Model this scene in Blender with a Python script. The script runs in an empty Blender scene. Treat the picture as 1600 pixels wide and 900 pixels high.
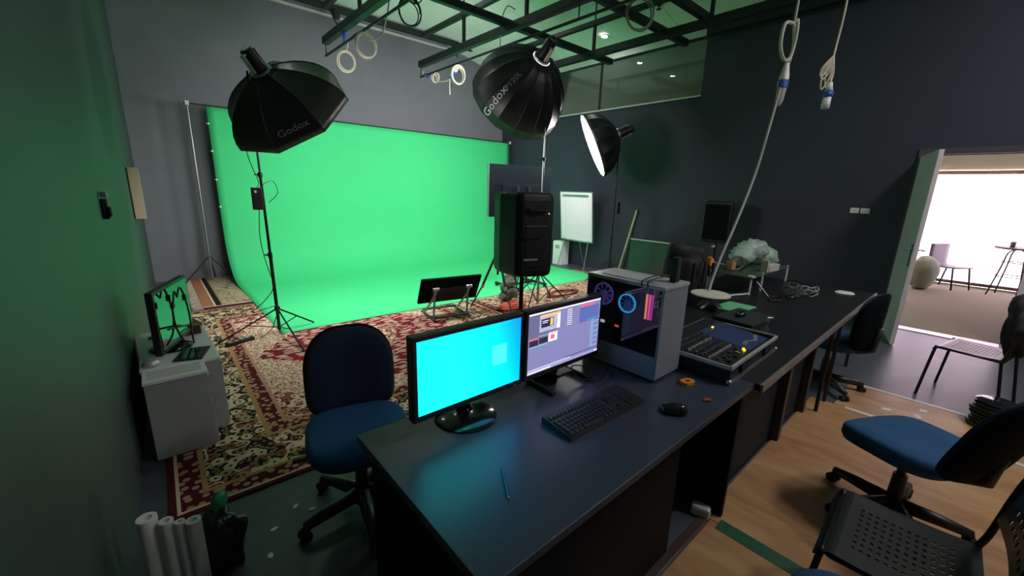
import bpy, bmesh, math, random
from mathutils import Vector, Matrix, Euler
random.seed(7)
DEBUG = False
PI = math.pi
sc = bpy.context.scene
col = sc.collection
V = Vector

# ------------------------------------------------------------------ helpers
class MB:
    def __init__(s): s.bm = bmesh.new(); s.mi = 0
    def _f(s, vs):
        try:
            f = s.bm.faces.new(vs); f.material_index = s.mi; return f
        except ValueError: return None
    def poly(s, pts): return s._f([s.bm.verts.new(p) for p in pts])
    def box(s, x0, y0, z0, x1, y1, z1, bev=0, M=None, seg=2):
        g = bmesh.ops.create_cube(s.bm, size=1)
        vs = g['verts']
        for v in vs:
            v.co = V((x0+(v.co.x+.5)*(x1-x0), y0+(v.co.y+.5)*(y1-y0), z0+(v.co.z+.5)*(z1-z0)))
        fs = set(f for v in vs for f in v.link_faces)
        for f in fs: f.material_index = s.mi
        if bev:
            es = list(set(e for v in vs for e in v.link_edges))
            r = bmesh.ops.bevel(s.bm, geom=es, offset=bev, segments=seg, affect='EDGES', profile=.5)
            vs = list(set(v for f in r['faces'] for v in f.verts) | set(v for v in vs if v.is_valid))
            for f in r['faces']: f.material_index = s.mi
        if M is not None:
            for v in vs: v.co = M @ v.co
        return s
    def cbox(s, c, size, rot=None, bev=0):
        M = Matrix.Translation(c)
        if rot is not None: M = M @ (rot if isinstance(rot, Matrix) else Euler(rot).to_matrix().to_4x4())
        a, b, d = [q/2 for q in size]
        return s.box(-a, -b, -d, a, b, d, bev, M)
    def tube(s, pts, r, n=8, closed=False, rs=None):
        pts = [V(p) for p in pts]; m = len(pts); rings = []
        up = None
        for i, p in enumerate(pts):
            if closed: t = pts[(i+1) % m]-pts[i-1]
            else: t = pts[min(i+1, m-1)]-pts[max(i-1, 0)]
            t.normalize()
            if up is None:
                up = t.orthogonal().normalized()
            else:
                up = (up - t*up.dot(t))
                if up.length < 1e-5: up = t.orthogonal()
                up.normalize()
            b = t.cross(up); rr = rs[i] if rs else r
            rings.append([s.bm.verts.new(p+(up*math.cos(2*PI*k/n)+b*math.sin(2*PI*k/n))*rr) for k in range(n)])
        for i in range(m if closed else m-1):
            A, B = rings[i], rings[(i+1) % m]
            o = 0
            if closed and i == m-1:
                o = min(range(n), key=lambda q: (A[0].co-B[q].co).length)
            for k in range(n): s._f([A[k], A[(k+1) % n], B[(k+1+o) % n], B[(k+o) % n]])
        if not closed:
            s._f(list(reversed(rings[0]))); s._f(rings[-1])
        return s
    def cyl(s, p0, p1, r0, r1=None, n=16): return s.tube([p0, p1], r0, n, rs=[r0, r0 if r1 is None else r1])
    def lathe(s, prof, M=None, n=24, cap=True):
        M = M or Matrix()
        rings = []
        for r, z in prof:
            if r < 1e-6: rings.append([s.bm.verts.new(M @ V((0, 0, z)))])
            else: rings.append([s.bm.verts.new(M @ V((r*math.cos(2*PI*k/n), r*math.sin(2*PI*k/n), z))) for k in range(n)])
        for A, B in zip(rings, rings[1:]):
            for k in range(n):
                if len(A) == 1 and len(B) == 1: continue
                if len(A) == 1: s._f([A[0], B[(k+1) % n], B[k]])
                elif len(B) == 1: s._f([A[k], A[(k+1) % n], B[0]])
                else: s._f([A[k], A[(k+1) % n], B[(k+1) % n], B[k]])
        for R, rev in ((rings[0], True), (rings[-1], False)) if cap and prof[0] != prof[-1] else ():
            if len(R) > 1: s._f(list(reversed(R)) if rev else R)
        return s
    def prism(s, out, z0, z1, M=None):
        M = M or Matrix()
        a = [s.bm.verts.new(M @ V((x, y, z0))) for x, y in out]
        b = [s.bm.verts.new(M @ V((x, y, z1))) for x, y in out]
        n = len(out)
        s._f(list(reversed(a))); s._f(b)
        for i in range(n): s._f([a[i], a[(i+1) % n], b[(i+1) % n], b[i]])
        return s
    def grid(s, fn, nu, nv, skip=None):
        g = [[s.bm.verts.new(fn(i/nu, j/nv)) for j in range(nv+1)] for i in range(nu+1)]
        for i in range(nu):
            for j in range(nv):
                if skip and skip(i, j): continue
                s._f([g[i][j], g[i+1][j], g[i+1][j+1], g[i][j+1]])
        return s
    def blob(s, c, r, rot=None, sub=3, amp=0, seed=0, f=3.0):
        g = bmesh.ops.create_icosphere(s.bm, subdivisions=sub, radius=1)
        from mathutils import noise
        R = Euler(rot).to_matrix() if rot else Matrix.Identity(3)
        for v in g['verts']:
            p = v.co.copy()
            k = 1+amp*noise.noise(p*f+V((seed*7.1, seed*3.3, seed)))
            v.co = V(c)+R @ V((p.x*r[0]*k, p.y*r[1]*k, p.z*r[2]*k))
            for q in v.link_faces: q.material_index = s.mi
        return s
    def build(s, name, mats, parent=None, smooth=False, solid=0, subd=0, world=False, bevel=0, angle=None):
        me = bpy.data.meshes.new(name)
        bmesh.ops.recalc_face_normals(s.bm, faces=s.bm.faces[:]) if not solid else None
        s.bm.to_mesh(me); s.bm.free()
        if not isinstance(mats, (list, tuple)): mats = [mats]
        for m in mats: me.materials.append(m)
        if smooth:
            for p in me.polygons: p.use_smooth = True
        o = bpy.data.objects.new(name, me); col.objects.link(o)
        if parent is not None:
            o.parent = parent
            if world: me.transform(wm(parent).inverted())
        if bevel:
            m = o.modifiers.new('b', 'BEVEL'); m.width = bevel; m.segments = 2; m.limit_method = 'ANGLE'
        if solid:
            m = o.modifiers.new('s', 'SOLIDIFY'); m.thickness = solid; m.offset = 0
        if subd:
            m = o.modifiers.new('u', 'SUBSURF'); m.levels = subd; m.render_levels = subd
        if smooth and angle:
            try: me.set_sharp_from_angle(angle=math.radians(angle))
            except Exception: pass
        return o

def wm(o):
    M = Matrix.LocRotScale(o.location, o.rotation_euler, o.scale)
    return wm(o.parent) @ M if o.parent else M

def tag(o, label, cat, group=None, kind=None):
    if label: o['label'] = label
    if cat: o['category'] = cat
    if group: o['group'] = group
    if kind: o['kind'] = kind
    return o
def thing(name, label, cat, loc=(0, 0, 0), rz=0, group=None):
    o = bpy.data.objects.new(name, None); col.objects.link(o)
    o.location = loc; o.rotation_euler = (0, 0, rz); o.empty_display_size = .05
    return tag(o, label, cat, group)
def struct(o): o['kind'] = 'structure'; return o
def dup(root, loc, rz, label, group=None):
    r = root.copy(); col.objects.link(r); r.location = loc; r.rotation_euler = (0, 0, rz); r['label'] = label
    if group: r['group'] = group
    for ch in list(root.children):
        c = ch.copy(); col.objects.link(c); c.parent = r
        for g in ch.children:
            d = g.copy(); col.objects.link(d); d.parent = c
    return r

def lerp(a, b, t): return a+(b-a)*t
def spline(pts, n=8, closed=False):
    pts = [V(p) for p in pts]; out = []; m = len(pts)
    rng = range(m if closed else m-1)
    for i in rng:
        p0 = pts[i-1] if (closed or i > 0) else pts[i]
        p1 = pts[i]; p2 = pts[(i+1) % m]
        p3 = pts[(i+2) % m] if (closed or i+2 < m) else p2
        for k in range(n):
            t = k/n
            out.append(.5*((2*p1)+(p2-p0)*t+(2*p0-5*p1+4*p2-p3)*t*t+(3*p1-p0-3*p2+p3)*t**3))
    if not closed: out.append(pts[-1])
    return out
def basis(z, x=None):
    """rotation whose local +Z is z; local X as close to x as can be"""
    z = V(z).normalized(); x = V(x) if x is not None else z.orthogonal()
    x = (x-z*x.dot(z)).normalized(); y = z.cross(x)
    return Matrix((x, y, z)).transposed()

# ------------------------------------------------------------------ materials
def mat(name, c, rough=.6, metal=0., var=.12, scale=30., bump=0., spec=.5, bscale=None, **kw):
    m = bpy.data.materials.new(name); m.use_nodes = True
    nt = m.node_tree; b = nt.nodes['Principled BSDF']
    b.inputs['Roughness'].default_value = rough; b.inputs['Metallic'].default_value = metal
    b.inputs['Specular IOR Level'].default_value = spec
    tc = nt.nodes.new('ShaderNodeTexCoord'); nz = nt.nodes.new('ShaderNodeTexNoise')
    nz.inputs['Scale'].default_value = scale; nz.inputs['Detail'].default_value = 4
    nt.links.new(tc.outputs['Object'], nz.inputs['Vector'])
    mx = nt.nodes.new('ShaderNodeMix'); mx.data_type = 'RGBA'
    mx.inputs[6].default_value = (*[max(0, q*(1-var)) for q in c], 1); mx.inputs[7].default_value = (*[min(1, q*(1+var)) for q in c], 1)
    nt.links.new(nz.outputs['Fac'], mx.inputs[0]); nt.links.new(mx.outputs[2], b.inputs['Base Color'])
    if bump:
        nb = nt.nodes.new('ShaderNodeTexNoise'); nb.inputs['Scale'].default_value = bscale or scale*4
        nt.links.new(tc.outputs['Object'], nb.inputs['Vector'])
        bp = nt.nodes.new('ShaderNodeBump'); bp.inputs['Strength'].default_value = bump; bp.inputs['Distance'].default_value = .01
        nt.links.new(nb.outputs['Fac'], bp.inputs['Height']); nt.links.new(bp.outputs['Normal'], b.inputs['Normal'])
    for k, v in kw.items(): b.inputs[k].default_value = v
    return m
def emit(name, c, s):
    m = bpy.data.materials.new(name); m.use_nodes = True; nt = m.node_tree
    b = nt.nodes['Principled BSDF']; b.inputs['Base Color'].default_value = (*[q*.5 for q in c], 1)
    b.inputs['Emission Color'].default_value = (*c, 1); b.inputs['Emission Strength'].default_value = s
    b.inputs['Roughness'].default_value = .5
    return m

M_black = mat('black_plastic', (.012, .013, .015), .45)
M_blackmat = mat('matt_black_casing', (.005, .008, .010), .7, spec=.03)
M_blackm = mat('black_metal', (.015, .016, .018), .35, .3)
M_truss = mat('black_painted_steel', (.012, .018, .018), .45, .2)
M_fabric_b = mat('black_softbox_nylon', (.010, .013, .014), .42, 0, .2, 20, .15, bscale=60)
M_silver = mat('silver_lining', (.6, .6, .64), .4, .6)
M_chrome = mat('chrome', (.6, .6, .62), .2, 1)
M_white = mat('white_plastic', (.75, .75, .74), .4)
M_whitecab = mat('white_laminate', (.82, .85, .86), .45, 0, .05)
M_cabfront = mat('grey_laminate', (.36, .38, .37), .5, 0, .06)
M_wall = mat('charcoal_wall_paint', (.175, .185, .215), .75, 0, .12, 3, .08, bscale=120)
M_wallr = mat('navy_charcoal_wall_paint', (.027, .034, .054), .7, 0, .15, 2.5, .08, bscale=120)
M_walll = mat('grey_wall_with_green_bounce', (.045, .072, .066), .55, 0, .1, 3, .08, bscale=140)  # green bounce from the backdrop is mixed into this grey wall colour
M_floor = mat('dark_vinyl_floor', (.070, .080, .098), .38, 0, .25, 6, .05)
M_ceil = mat('pale_ceiling_panel', (.88, .91, .88), .7, 0, .05, 2)
M_green = mat('chroma_green_cloth', (.045, .62, .225), .75, 0, .04, 3, .12, bscale=9)
M_desk = mat('dark_slate_laminate', (.040, .050, .078), .32, 0, .12, 60, .03, bscale=300)
M_desks = mat('black_laminate', (.006, .007, .009), .6, spec=.1)
M_blue = mat('blue_chair_fabric', (.005, .075, .21), .85, 0, .2, 90, .3, bscale=500)
M_cable_w = mat('cream_cable', (.62, .56, .46), .5)
M_cable_g = mat('grey_cable', (.42, .43, .42), .5)
M_cable_b = mat('black_cable', (.012, .012, .012), .5)
M_plug_b = mat('blue_plug_plastic', (.03, .10, .42), .4)
M_ply = None
M_orange = mat('orange_plastic', (.85, .28, .04), .4)
M_pale = mat('pale_door_paint_bounce_offset', (.70, .63, .68), .45, 0, .06, 4)  # magenta tint in the grey offsets green bounce on the leaf
M_cream = mat('cream_wall_paint', (.62, .62, .50), .8, 0, .04, 2)
M_mezz = mat('pale_olive_wall', (.36, .40, .31), .8, 0, .06, 2)
M_carpet = mat('beige_carpet', (.27, .235, .165), .95, 0, .12, 40, .2)
M_wood = mat('beige_wood', (.50, .42, .30), .5, 0, .15, 12)
M_rubber = mat('black_rubber', (.012, .012, .012), .8)
M_tapeg = mat('green_cloth_tape', (.006, .085, .045), .5)
M_tapew = mat('white_tape', (.62, .64, .62), .5)
M_alu = mat('brushed_aluminium', (.42, .43, .45), .35, .9)
M_alub = mat('bright_aluminium', (.66, .67, .70), .35, .55)
M_pctop = mat('light_grey_steel', (.46, .49, .55), .4, .1)
M_pcgrey = mat('pale_grey_steel', (.27, .30, .35), .45, .1)

def glassmat(name, tint, alpha, rough=.02, ior=1.45):
    m = bpy.data.materials.new(name); m.use_nodes = True; nt = m.node_tree; nt.nodes.clear()
    o = nt.nodes.new('ShaderNodeOutputMaterial'); tr = nt.nodes.new('ShaderNodeBsdfTransparent'); gl = nt.nodes.new('ShaderNodeBsdfGlossy')
    di = nt.nodes.new('ShaderNodeBsdfDiffuse'); mx = nt.nodes.new('ShaderNodeMixShader'); m2 = nt.nodes.new('ShaderNodeMixShader'); fr = nt.nodes.new('ShaderNodeFresnel')
    nz = nt.nodes.new('ShaderNodeTexNoise'); nz.inputs['Scale'].default_value = 2
    fr.inputs['IOR'].default_value = ior; gl.inputs['Roughness'].default_value = rough
    tr.inputs['Color'].default_value = (*tint, 1); di.inputs['Color'].default_value = (*[q*.6 for q in tint], 1)
    m2.inputs[0].default_value = alpha
    nt.links.new(tr.outputs[0], m2.inputs[1]); nt.links.new(di.outputs[0], m2.inputs[2])
    nt.links.new(fr.outputs[0], mx.inputs[0]); nt.links.new(m2.outputs[0], mx.inputs[1]); nt.links.new(gl.outputs[0], mx.inputs[2])
    nt.links.new(mx.outputs[0], o.inputs[0])
    return m
M_glass_w = glassmat('window_glass', (.85, .92, .85), .10, .03)
M_glass_g = glassmat('greenish_sheet_glass', (.45, .62, .50), .25, .05)
M_glass_d = glassmat('smoked_case_glass', (.55, .55, .62), .02, .02)
M_clear = glassmat('clear_plastic', (.86, .9, .9), .12, .1)
M_wrap = glassmat('frosted_plastic_wrap', (.75, .90, .82), .55, .25)

def node_rug(name, W, L, style):
    m = bpy.data.materials.new(name); m.use_nodes = True; nt = m.node_tree; B = nt.nodes['Principled BSDF']
    B.inputs['Roughness'].default_value = .95; B.inputs['Specular IOR Level'].default_value = .15
    tc = nt.nodes.new('ShaderNodeTexCoord'); sp = nt.nodes.new('ShaderNodeSeparateXYZ'); nt.links.new(tc.outputs['Object'], sp.inputs[0])
    def math_(op, a, b=0.):
        n = nt.nodes.new('ShaderNodeMath'); n.operation = op
        for i, q in enumerate((a, b)):
            if isinstance(q, (int, float)): n.inputs[i].default_value = q
            else: nt.links.new(q, n.inputs[i])
        return n.outputs[0]
    def mix(f, a, b):
        n = nt.nodes.new('ShaderNodeMix'); n.data_type = 'RGBA'
        for i, q in ((0, f), (6, a), (7, b)):
            if isinstance(q, tuple): n.inputs[i].default_value = (*q, 1)
            elif isinstance(q, (int, float)): n.inputs[i].default_value = q
            else: nt.links.new(q, n.inputs[i])
        return n.outputs[2]
    def noise(s, d=2):
        n = nt.nodes.new('ShaderNodeTexNoise'); n.inputs['Scale'].default_value = s; n.inputs['Detail'].default_value = d
        nt.links.new(tc.outputs['Object'], n.inputs['Vector']); return n
    def voro(s, feat='F1', vec=None, sx=1., sy=1.):
        mp = nt.nodes.new('ShaderNodeMapping'); mp.inputs['Scale'].default_value = (sx, sy, 1)
        nt.links.new(vec or tc.outputs['Object'], mp.inputs[0])
        n = nt.nodes.new('ShaderNodeTexVoronoi'); n.feature = feat; n.inputs['Scale'].default_value = s
        n.voronoi_dimensions = '2D'; nt.links.new(mp.outputs[0], n.inputs['Vector']); return n
    def ramp(f, stops, const=True):
        n = nt.nodes.new('ShaderNodeValToRGB'); n.color_ramp.interpolation = 'CONSTANT' if const else 'LINEAR'
        e = n.color_ramp.elements
        while len(e) < len(stops): e.new(.5)
        for q, (p, c) in zip(e, stops): q.position = p; q.color = (*c, 1)
        nt.links.new(f, n.inputs[0]); return n.outputs[0]
    gt = lambda a, b: math_('GREATER_THAN', a, b)
    lt = lambda a, b: math_('LESS_THAN', a, b)
    x, y = sp.outputs[0], sp.outputs[1]
    # distort coordinates a little for hand-knotted curves
    nd = noise(7, 2); va = nt.nodes.new('ShaderNodeVectorMath'); va.operation = 'MULTIPLY_ADD'
    nt.links.new(nd.outputs['Color'], va.inputs[0]); va.inputs[1].default_value = (.07, .07, 0); nt.links.new(tc.outputs['Object'], va.inputs[2])
    dv = va.outputs[0]
    d = math_('MINIMUM', math_('MINIMUM', x, math_('SUBTRACT', W, x)), math_('MINIMUM', y, math_('SUBTRACT', L, y)))
    cream, tan, black, red, dred, gold, pink, brown = (.66, .52, .37), (.30, .20, .11), (.014, .011, .011), (.17, .012, .020), (.085, .008, .014), (.40, .23, .09), (.46, .24, .18), (.13, .055, .03)
    # floral fill: flowers (cells) with dark outline + centre, curling vines
    v1 = voro(12, 'F1', dv)
    petal = math_('MULTIPLY', lt(v1.outputs['Distance'], .40), gt(v1.outputs['Distance'], .13))
    v2 = voro(32, 'F1', dv); small = lt(v2.outputs['Distance'], .34)
    rnd = nt.nodes.new('ShaderNodeSeparateColor'); nt.links.new(v1.outputs['Color'], rnd.inputs[0])
    flower = ramp(rnd.outputs[0], [(0, cream), (.35, (.42, .29, .15)), (.6, (.62, .52, .36)), (.8, (.26, .10, .06))])
    vine = lt(math_('ABSOLUTE', math_('SUBTRACT', noise(5.5, 1).outputs['Fac'], .5)), .018)
    def floral(base, leaf, fl, vinec):
        c = mix(math_('MULTIPLY', small, .85), base, leaf)
        c = mix(petal, c, fl); c = mix(vine, c, vinec)
        c = mix(lt(v1.outputs['Distance'], .10), c, dred); return c
    wide = floral(black, (.30, .22, .12), flower, cream)
    guard = mix(lt(voro(20).outputs['Distance'], .33), dred, (.42, .26, .16))
    v3 = voro(30, 'F1', dv); f3 = voro(13, 'F1', dv)
    fieldc = mix(lt(v3.outputs['Distance'], .32), cream, (.33, .20, .12)); fieldc = mix(math_('MULTIPLY', lt(f3.outputs['Distance'], .3), gt(f3.outputs['Distance'], .2)), fieldc, (.24, .07, .05))
    if style == 'medallion':
        cx, cy = 1.725, 1.95
        dj = math_('ADD', math_('DIVIDE', math_('ABSOLUTE', math_('SUBTRACT', x, cx)), 1.05), math_('DIVIDE', math_('ABSOLUTE', math_('SUBTRACT', y, cy)), 1.30))
        dj = math_('ADD', dj, math_('MULTIPLY', math_('SUBTRACT', noise(16, 1).outputs['Fac'], .5), .16))
        dash = lt(voro(11, 'F1', dv, .8, 2.6).outputs['Distance'], .36)
        redf = mix(dash, red, (.55, .38, .30))
        core = floral(red, (.5, .35, .25), flower, cream)
        med = mix(lt(dj, .35), redf, core)
        cor = math_('ADD', math_('DIVIDE', math_('ABSOLUTE', math_('SUBTRACT', x, cx)), 1.05), math_('DIVIDE', math_('ABSOLUTE', math_('SUBTRACT', y, cy)), 1.30))
        corner = floral(red, (.42, .24, .18), flower, cream)
        f = mix(gt(cor, 1.62), fieldc, corner)
        f = mix(lt(dj, 1.0), f, med)
        bands = [(0, dred), (.030, cream), (.046, None), (.14, gold), (.165, 'wide'), (.50, gold), (.53, 'guard'), (.62, pink), (.645, 'field')]
    elif style == 'beige':
        f = floral((.50, .36, .24), (.12, .05, .04), flower, brown)
        bands = [(0, brown), (.03, 'guard'), (.10, (.45, .3, .2)), (.13, 'wide'), (.34, pink), (.37, 'field')]
    else:
        f = floral((.40, .33, .21), (.26, .20, .12), (.46, .38, .26), (.16, .12, .07))
        bands = [(0, (.38, .15, .08)), (.12, cream), (.14, black), (.20, tan), (.22, 'field'), (.56, cream), (.575, black), (.66, tan), (.675, 'field')]
        d = math_('MINIMUM', x, math_('MULTIPLY', y, 3.0))
        d = x
    cur = None
    for p, c in bands:
        c = {'wide': wide, 'guard': guard, 'field': f}.get(c, c) if isinstance(c, str) else (guard if c is None else c)
        cur = mix(gt(d, p), c, c) if cur is None else mix(gt(d, p), cur, c)
    if style == 'strip':
        cur = mix(lt(y, .05), cur, dred); cur = mix(math_('MULTIPLY', gt(y, .05), lt(y, .075)), cur, cream)
    # weave
    nt.links.new(cur, B.inputs['Base Color'])
    bp = nt.nodes.new('ShaderNodeBump'); bp.inputs['Strength'].default_value = .3; bp.inputs['Distance'].default_value = .004
    nt.links.new(noise(180).outputs['Fac'], bp.inputs['Height']); nt.links.new(bp.outputs[0], B.inputs['Normal'])
    return m

def node_ply():
    m = mat('plywood', (.42, .235, .105), .42, 0, .1, 3)
    nt = m.node_tree; b = nt.nodes['Principled BSDF']; tc = [n for n in nt.nodes if n.type == 'TEX_COORD'][0]
    mp = nt.nodes.new('ShaderNodeMapping'); mp.inputs['Scale'].default_value = (3.2, 1.1, 1); nt.links.new(tc.outputs['Object'], mp.inputs[0])
    nz = nt.nodes.new('ShaderNodeTexNoise'); nz.inputs['Scale'].default_value = 1.6; nz.inputs['Detail'].default_value = 8; nz.inputs['Distortion'].default_value = 1.2
    nt.links.new(mp.outputs[0], nz.inputs[0])
    r = nt.nodes.new('ShaderNodeValToRGB'); e = r.color_ramp.elements
    e[0].position = .30; e[0].color = (.31, .145, .058, 1); e[1].position = .68; e[1].color = (.50, .30, .15, 1)
    nt.links.new(nz.outputs['Fac'], r.inputs[0]); nt.links.new(r.outputs[0], b.inputs['Base Color'])
    return m
M_ply = node_ply()

# ------------------------------------------------------------------ camera
cam = bpy.data.cameras.new('camera'); co = bpy.data.objects.new('camera', cam); col.objects.link(co)
cam.sensor_width = 36; cam.lens = 36*637.6/1600; cam.clip_start = .02; cam.clip_end = 100
yaw, pit, rol = [math.radians(q) for q in (41.533, 13.585, 1.6208)]
fwd = V((math.sin(yaw)*math.cos(pit), math.cos(yaw)*math.cos(pit), -math.sin(pit)))
r0 = V((math.cos(yaw), -math.sin(yaw), 0)); u0 = r0.cross(fwd)
rt = r0*math.cos(rol)+u0*math.sin(rol); up = -r0*math.sin(rol)+u0*math.cos(rol)
co.matrix_world = Matrix.Translation((0, 0, 1.6)) @ Matrix((rt, up, -fwd)).transposed().to_4x4()
sc.camera = co

# ------------------------------------------------------------------ room shell
XR, YB, ZC = 7.05, 8.5, 4.66
def wl(y): return -.262+(y-1.5)*.0268       # left wall surface x
def shell(name, m, *boxes):
    b = MB()
    for q in boxes: b.box(*q)
    return struct(b.build(name, m))
shell('floor', M_floor, (-1.2, -3.2, -.1, XR, YB+.2, 0))
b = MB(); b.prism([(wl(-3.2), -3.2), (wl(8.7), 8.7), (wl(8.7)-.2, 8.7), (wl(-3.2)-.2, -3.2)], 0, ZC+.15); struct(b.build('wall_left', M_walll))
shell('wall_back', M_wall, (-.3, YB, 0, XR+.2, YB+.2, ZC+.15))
shell('wall_near', M_wall, (-.4, -3.2, 0, XR+.2, -3.0, ZC+.15))
# right wall with the door opening (y -.40 .. .62, z 0 .. 2.13) and the upper glazed opening
GY0, GY1, GZ0, GZ1 = 3.44, 7.6, 3.185, 4.06
DY0, DY1, DZ = -.40, .62, 2.13
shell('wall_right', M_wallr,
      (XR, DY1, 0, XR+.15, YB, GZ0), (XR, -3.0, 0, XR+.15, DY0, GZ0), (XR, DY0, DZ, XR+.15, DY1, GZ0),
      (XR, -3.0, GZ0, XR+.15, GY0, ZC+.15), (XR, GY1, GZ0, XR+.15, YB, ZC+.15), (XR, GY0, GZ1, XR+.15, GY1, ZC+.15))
b = MB()
prof = [(-.4, ZC), (5.3, ZC), (XR, 4.24)]
for (x0, z0), (x1, z1) in zip(prof, prof[1:]):
    ny = 10
    for k in range(ny):
        ya, yb = lerp(-3, YB, k/ny), lerp(-3, YB, (k+1)/ny)-.008
        n = 4 if x0 < 0 else 1
        for j in range(n):
            xa, xb = lerp(x0, x1, j/n), lerp(x0, x1, (j+1)/n)-.008
            za, zb = lerp(z0, z1, j/n), lerp(z0, z1, (j+1)/n)
            b.prism([(0, 0), (xb-xa, zb-za), (xb-xa, zb-za+.03), (0, .03)], 0, yb-ya, Matrix.Translation((xa, yb, za)) @ Matrix.Rotation(PI/2, 4, 'X'))
b.box(-.5, -3.1, ZC+.05, XR+.2, YB+.1, ZC+.15)
struct(b.build('ceiling', M_ceil))
# trims: white strips at the wall heads, door frame
M_strip = mat('white_trim_paint', (.62, .63, .60), .5)
shell('trim_back', M_strip, (-.1, YB-.03, 4.535, XR, YB, 4.575))
shell('trim_right', M_strip, (XR-.03, -2.5, 4.17, XR, 3.36, 4.205))
shell('trim_window_sill', M_strip, (XR-.02, GY0, GZ0-.022, XR+.02, GY1, GZ0))['kind'] = 'structure'
bpy.data.objects['trim_window_sill'].name = 'trim_1'
shell('trim_2', mat('dark_door_frame', (.075, .062, .085), .5), (XR-.03, DY0-.07, DZ, XR+.16, DY1+.04, DZ+.07), (XR-.03, DY1, 0, XR+.16, DY1+.04, DZ))
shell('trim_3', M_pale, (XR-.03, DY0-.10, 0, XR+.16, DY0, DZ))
shell('trim_4', M_alu, (XR-.02, DY0, 0, XR+.16, DY1, .008))
shell('trim_5', M_strip, (XR-.012, GY0, GZ1, XR, YB, 4.23))
# upper window: two panes
for i, (ya, yb) in enumerate(((GY0, 5.52), (5.54, GY1))):
    o = MB().box(XR+.05, ya, GZ0, XR+.062, yb, GZ1).build('window_%d' % (i+1), M_glass_w); struct(o)
    fr = MB().box(XR+.04, yb-.012 if i == 0 else ya-.01, GZ0, XR+.075, yb+.012 if i == 0 else ya+.002, GZ1).build('window_frame', M_truss, o)
# mezzanine room behind the upper glazing
shell('wall_mezzanine', M_mezz, (9.0, 1.5, GZ0-.4, 9.1, 9, 5.0), (XR+.15, 1.4, GZ0-.4, 9.0, 1.5, 5.0), (XR+.15, 8.9, GZ0-.4, 9.0, 9, 5))
shell('floor_mezzanine', M_mezz, (XR+.15, 1.5, GZ0-.5, 9.0, 9, GZ0-.4))
shell('ceiling_mezzanine', M_ceil, (XR+.15, 1.5, 4.3, 9.0, 9, 4.4))

# next room, seen through the door
NX = 11.75
shell('floor_next_room', M_carpet, (XR+.16, -3.5, -.1, NX+.2, 3.0, -.001))
shell('ceiling_next_room', M_cream, (XR+.15, -3.5, 2.7, NX+.2, 3.0, 2.8))
shell('wall_next_room', M_cream, (NX, -3.5, 2.19, NX+.15, 3.0, 2.7), (NX, -3.5, 0, NX+.15, 3.0, .03), (XR+.15, 3.0, 0, NX+.2, 3.1, 2.7), (XR+.15, -3.6, 0, NX+.2, -3.5, 2.7))
o = MB().box(NX+.06, -3.5, .03, NX+.07, 3.0, 2.19).build('window_3', emit('daylight_behind_glass', (1.0, .95, 1.0), 6.5)); struct(o)
w = thing('vertical_blind', 'white vertical slat blind glowing with daylight across the next room window', 'blind', (NX-.06, 0, 0))
b = MB()
y = -3.3
while y < 2.6:
    a = .10+.10*random.random()
    b.cbox((0, y, 1.12), (.004, .138, 1.98), (0, 0, a)); y += .115
mb = mat('blind_fabric', (.85, .80, .82), .8)
nb = mb.node_tree; B_ = nb.nodes['Principled BSDF']; tl = nb.nodes.new('ShaderNodeBsdfTranslucent'); tl.inputs['Color'].default_value = (.95, .88, .93, 1)
mxs = nb.nodes.new('ShaderNodeMixShader'); mxs.inputs[0].default_value = .7
out = [n for n in nb.nodes if n.type == 'OUTPUT_MATERIAL'][0]
nb.links.new(B_.outputs[0], mxs.inputs[1]); nb.links.new(tl.outputs[0], mxs.inputs[2]); nb.links.new(mxs.outputs[0], out.inputs[0])
b.build('slats', mb, w)
MB().box(-.03, -3.4, 2.11, .03, 2.7, 2.18, .006).build('head_rail', mat('peach_rail', (.55, .36, .25), .5), w)
tag(MB().box(NX-.1, -3.4, .05, NX, 2.7, .11, .005).build('window_ledge', mat('mauve_ledge', (.25, .16, .19), .6)), 'low mauve ledge along the bottom of the bright window', 'ledge')

# door leaf, hinged at the far jamb and swung into the room
dr = struct(bpy.data.objects.new('door_1', None)); col.objects.link(dr); dr.location = (XR-.02, DY1+.0, 0); dr.rotation_euler = (0, 0, math.radians(180+13.0))
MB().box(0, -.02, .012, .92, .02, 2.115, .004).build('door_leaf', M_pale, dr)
for s in (-1, 1):
    b = MB(); b.box(.84, s*.021, .90, .88, s*.028, 1.14, .002); b.tube(spline([(.86, s*.025, 1.08), (.86, s*.07, 1.08), (.83, s*.075, 1.08), (.75, s*.072, 1.08)], 5), .009, 8)
    b.build('door_handle', M_alu, dr, True)
for z in (.35, 1.05, 1.85): MB().cyl((-.005, .022, z-.05), (-.005, .022, z+.05), .012).build('hinge', M_black, dr)

# ------------------------------------------------------------------ rugs and floor coverings
def rug(name, label, x0, y0, W, L, style, z=.009, rz=0):
    o = MB().box(0, 0, 0, W, L, z, .002).build(name, node_rug(name+'_'+style, W, L, style))
    o.location = (x0, y0, .0005); o.rotation_euler = (0, 0, rz)
    return tag(o, label, 'rug')
rug('rug', 'large red, black and cream floral rug with red medallion under the blue chair', -.125, 2.27, 3.45, 4.0, 'medallion', rz=-.012)
rug('rug', 'beige and brown floral rug in front of the green cloth on the right', 3.36, 2.5, 3.25, 3.0, 'beige')
r = rug('rug', 'olive beige rug with black stripes and cream fringe by the left screen stand', .36, 6.33, 2.2, 2.1, 'strip')
b = MB()
for k in range(70):
    y = .02+2.06*k/69; b.tube([(0, y, .004), (-.05, y+random.uniform(-.01, .01), .003), (-.09-random.random()*.03, y+random.uniform(-.02, .02), .002)], .003, 4)
fo = b.build('fringe', mat('cream_fringe', (.62, .52, .40), .9), r)

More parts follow.
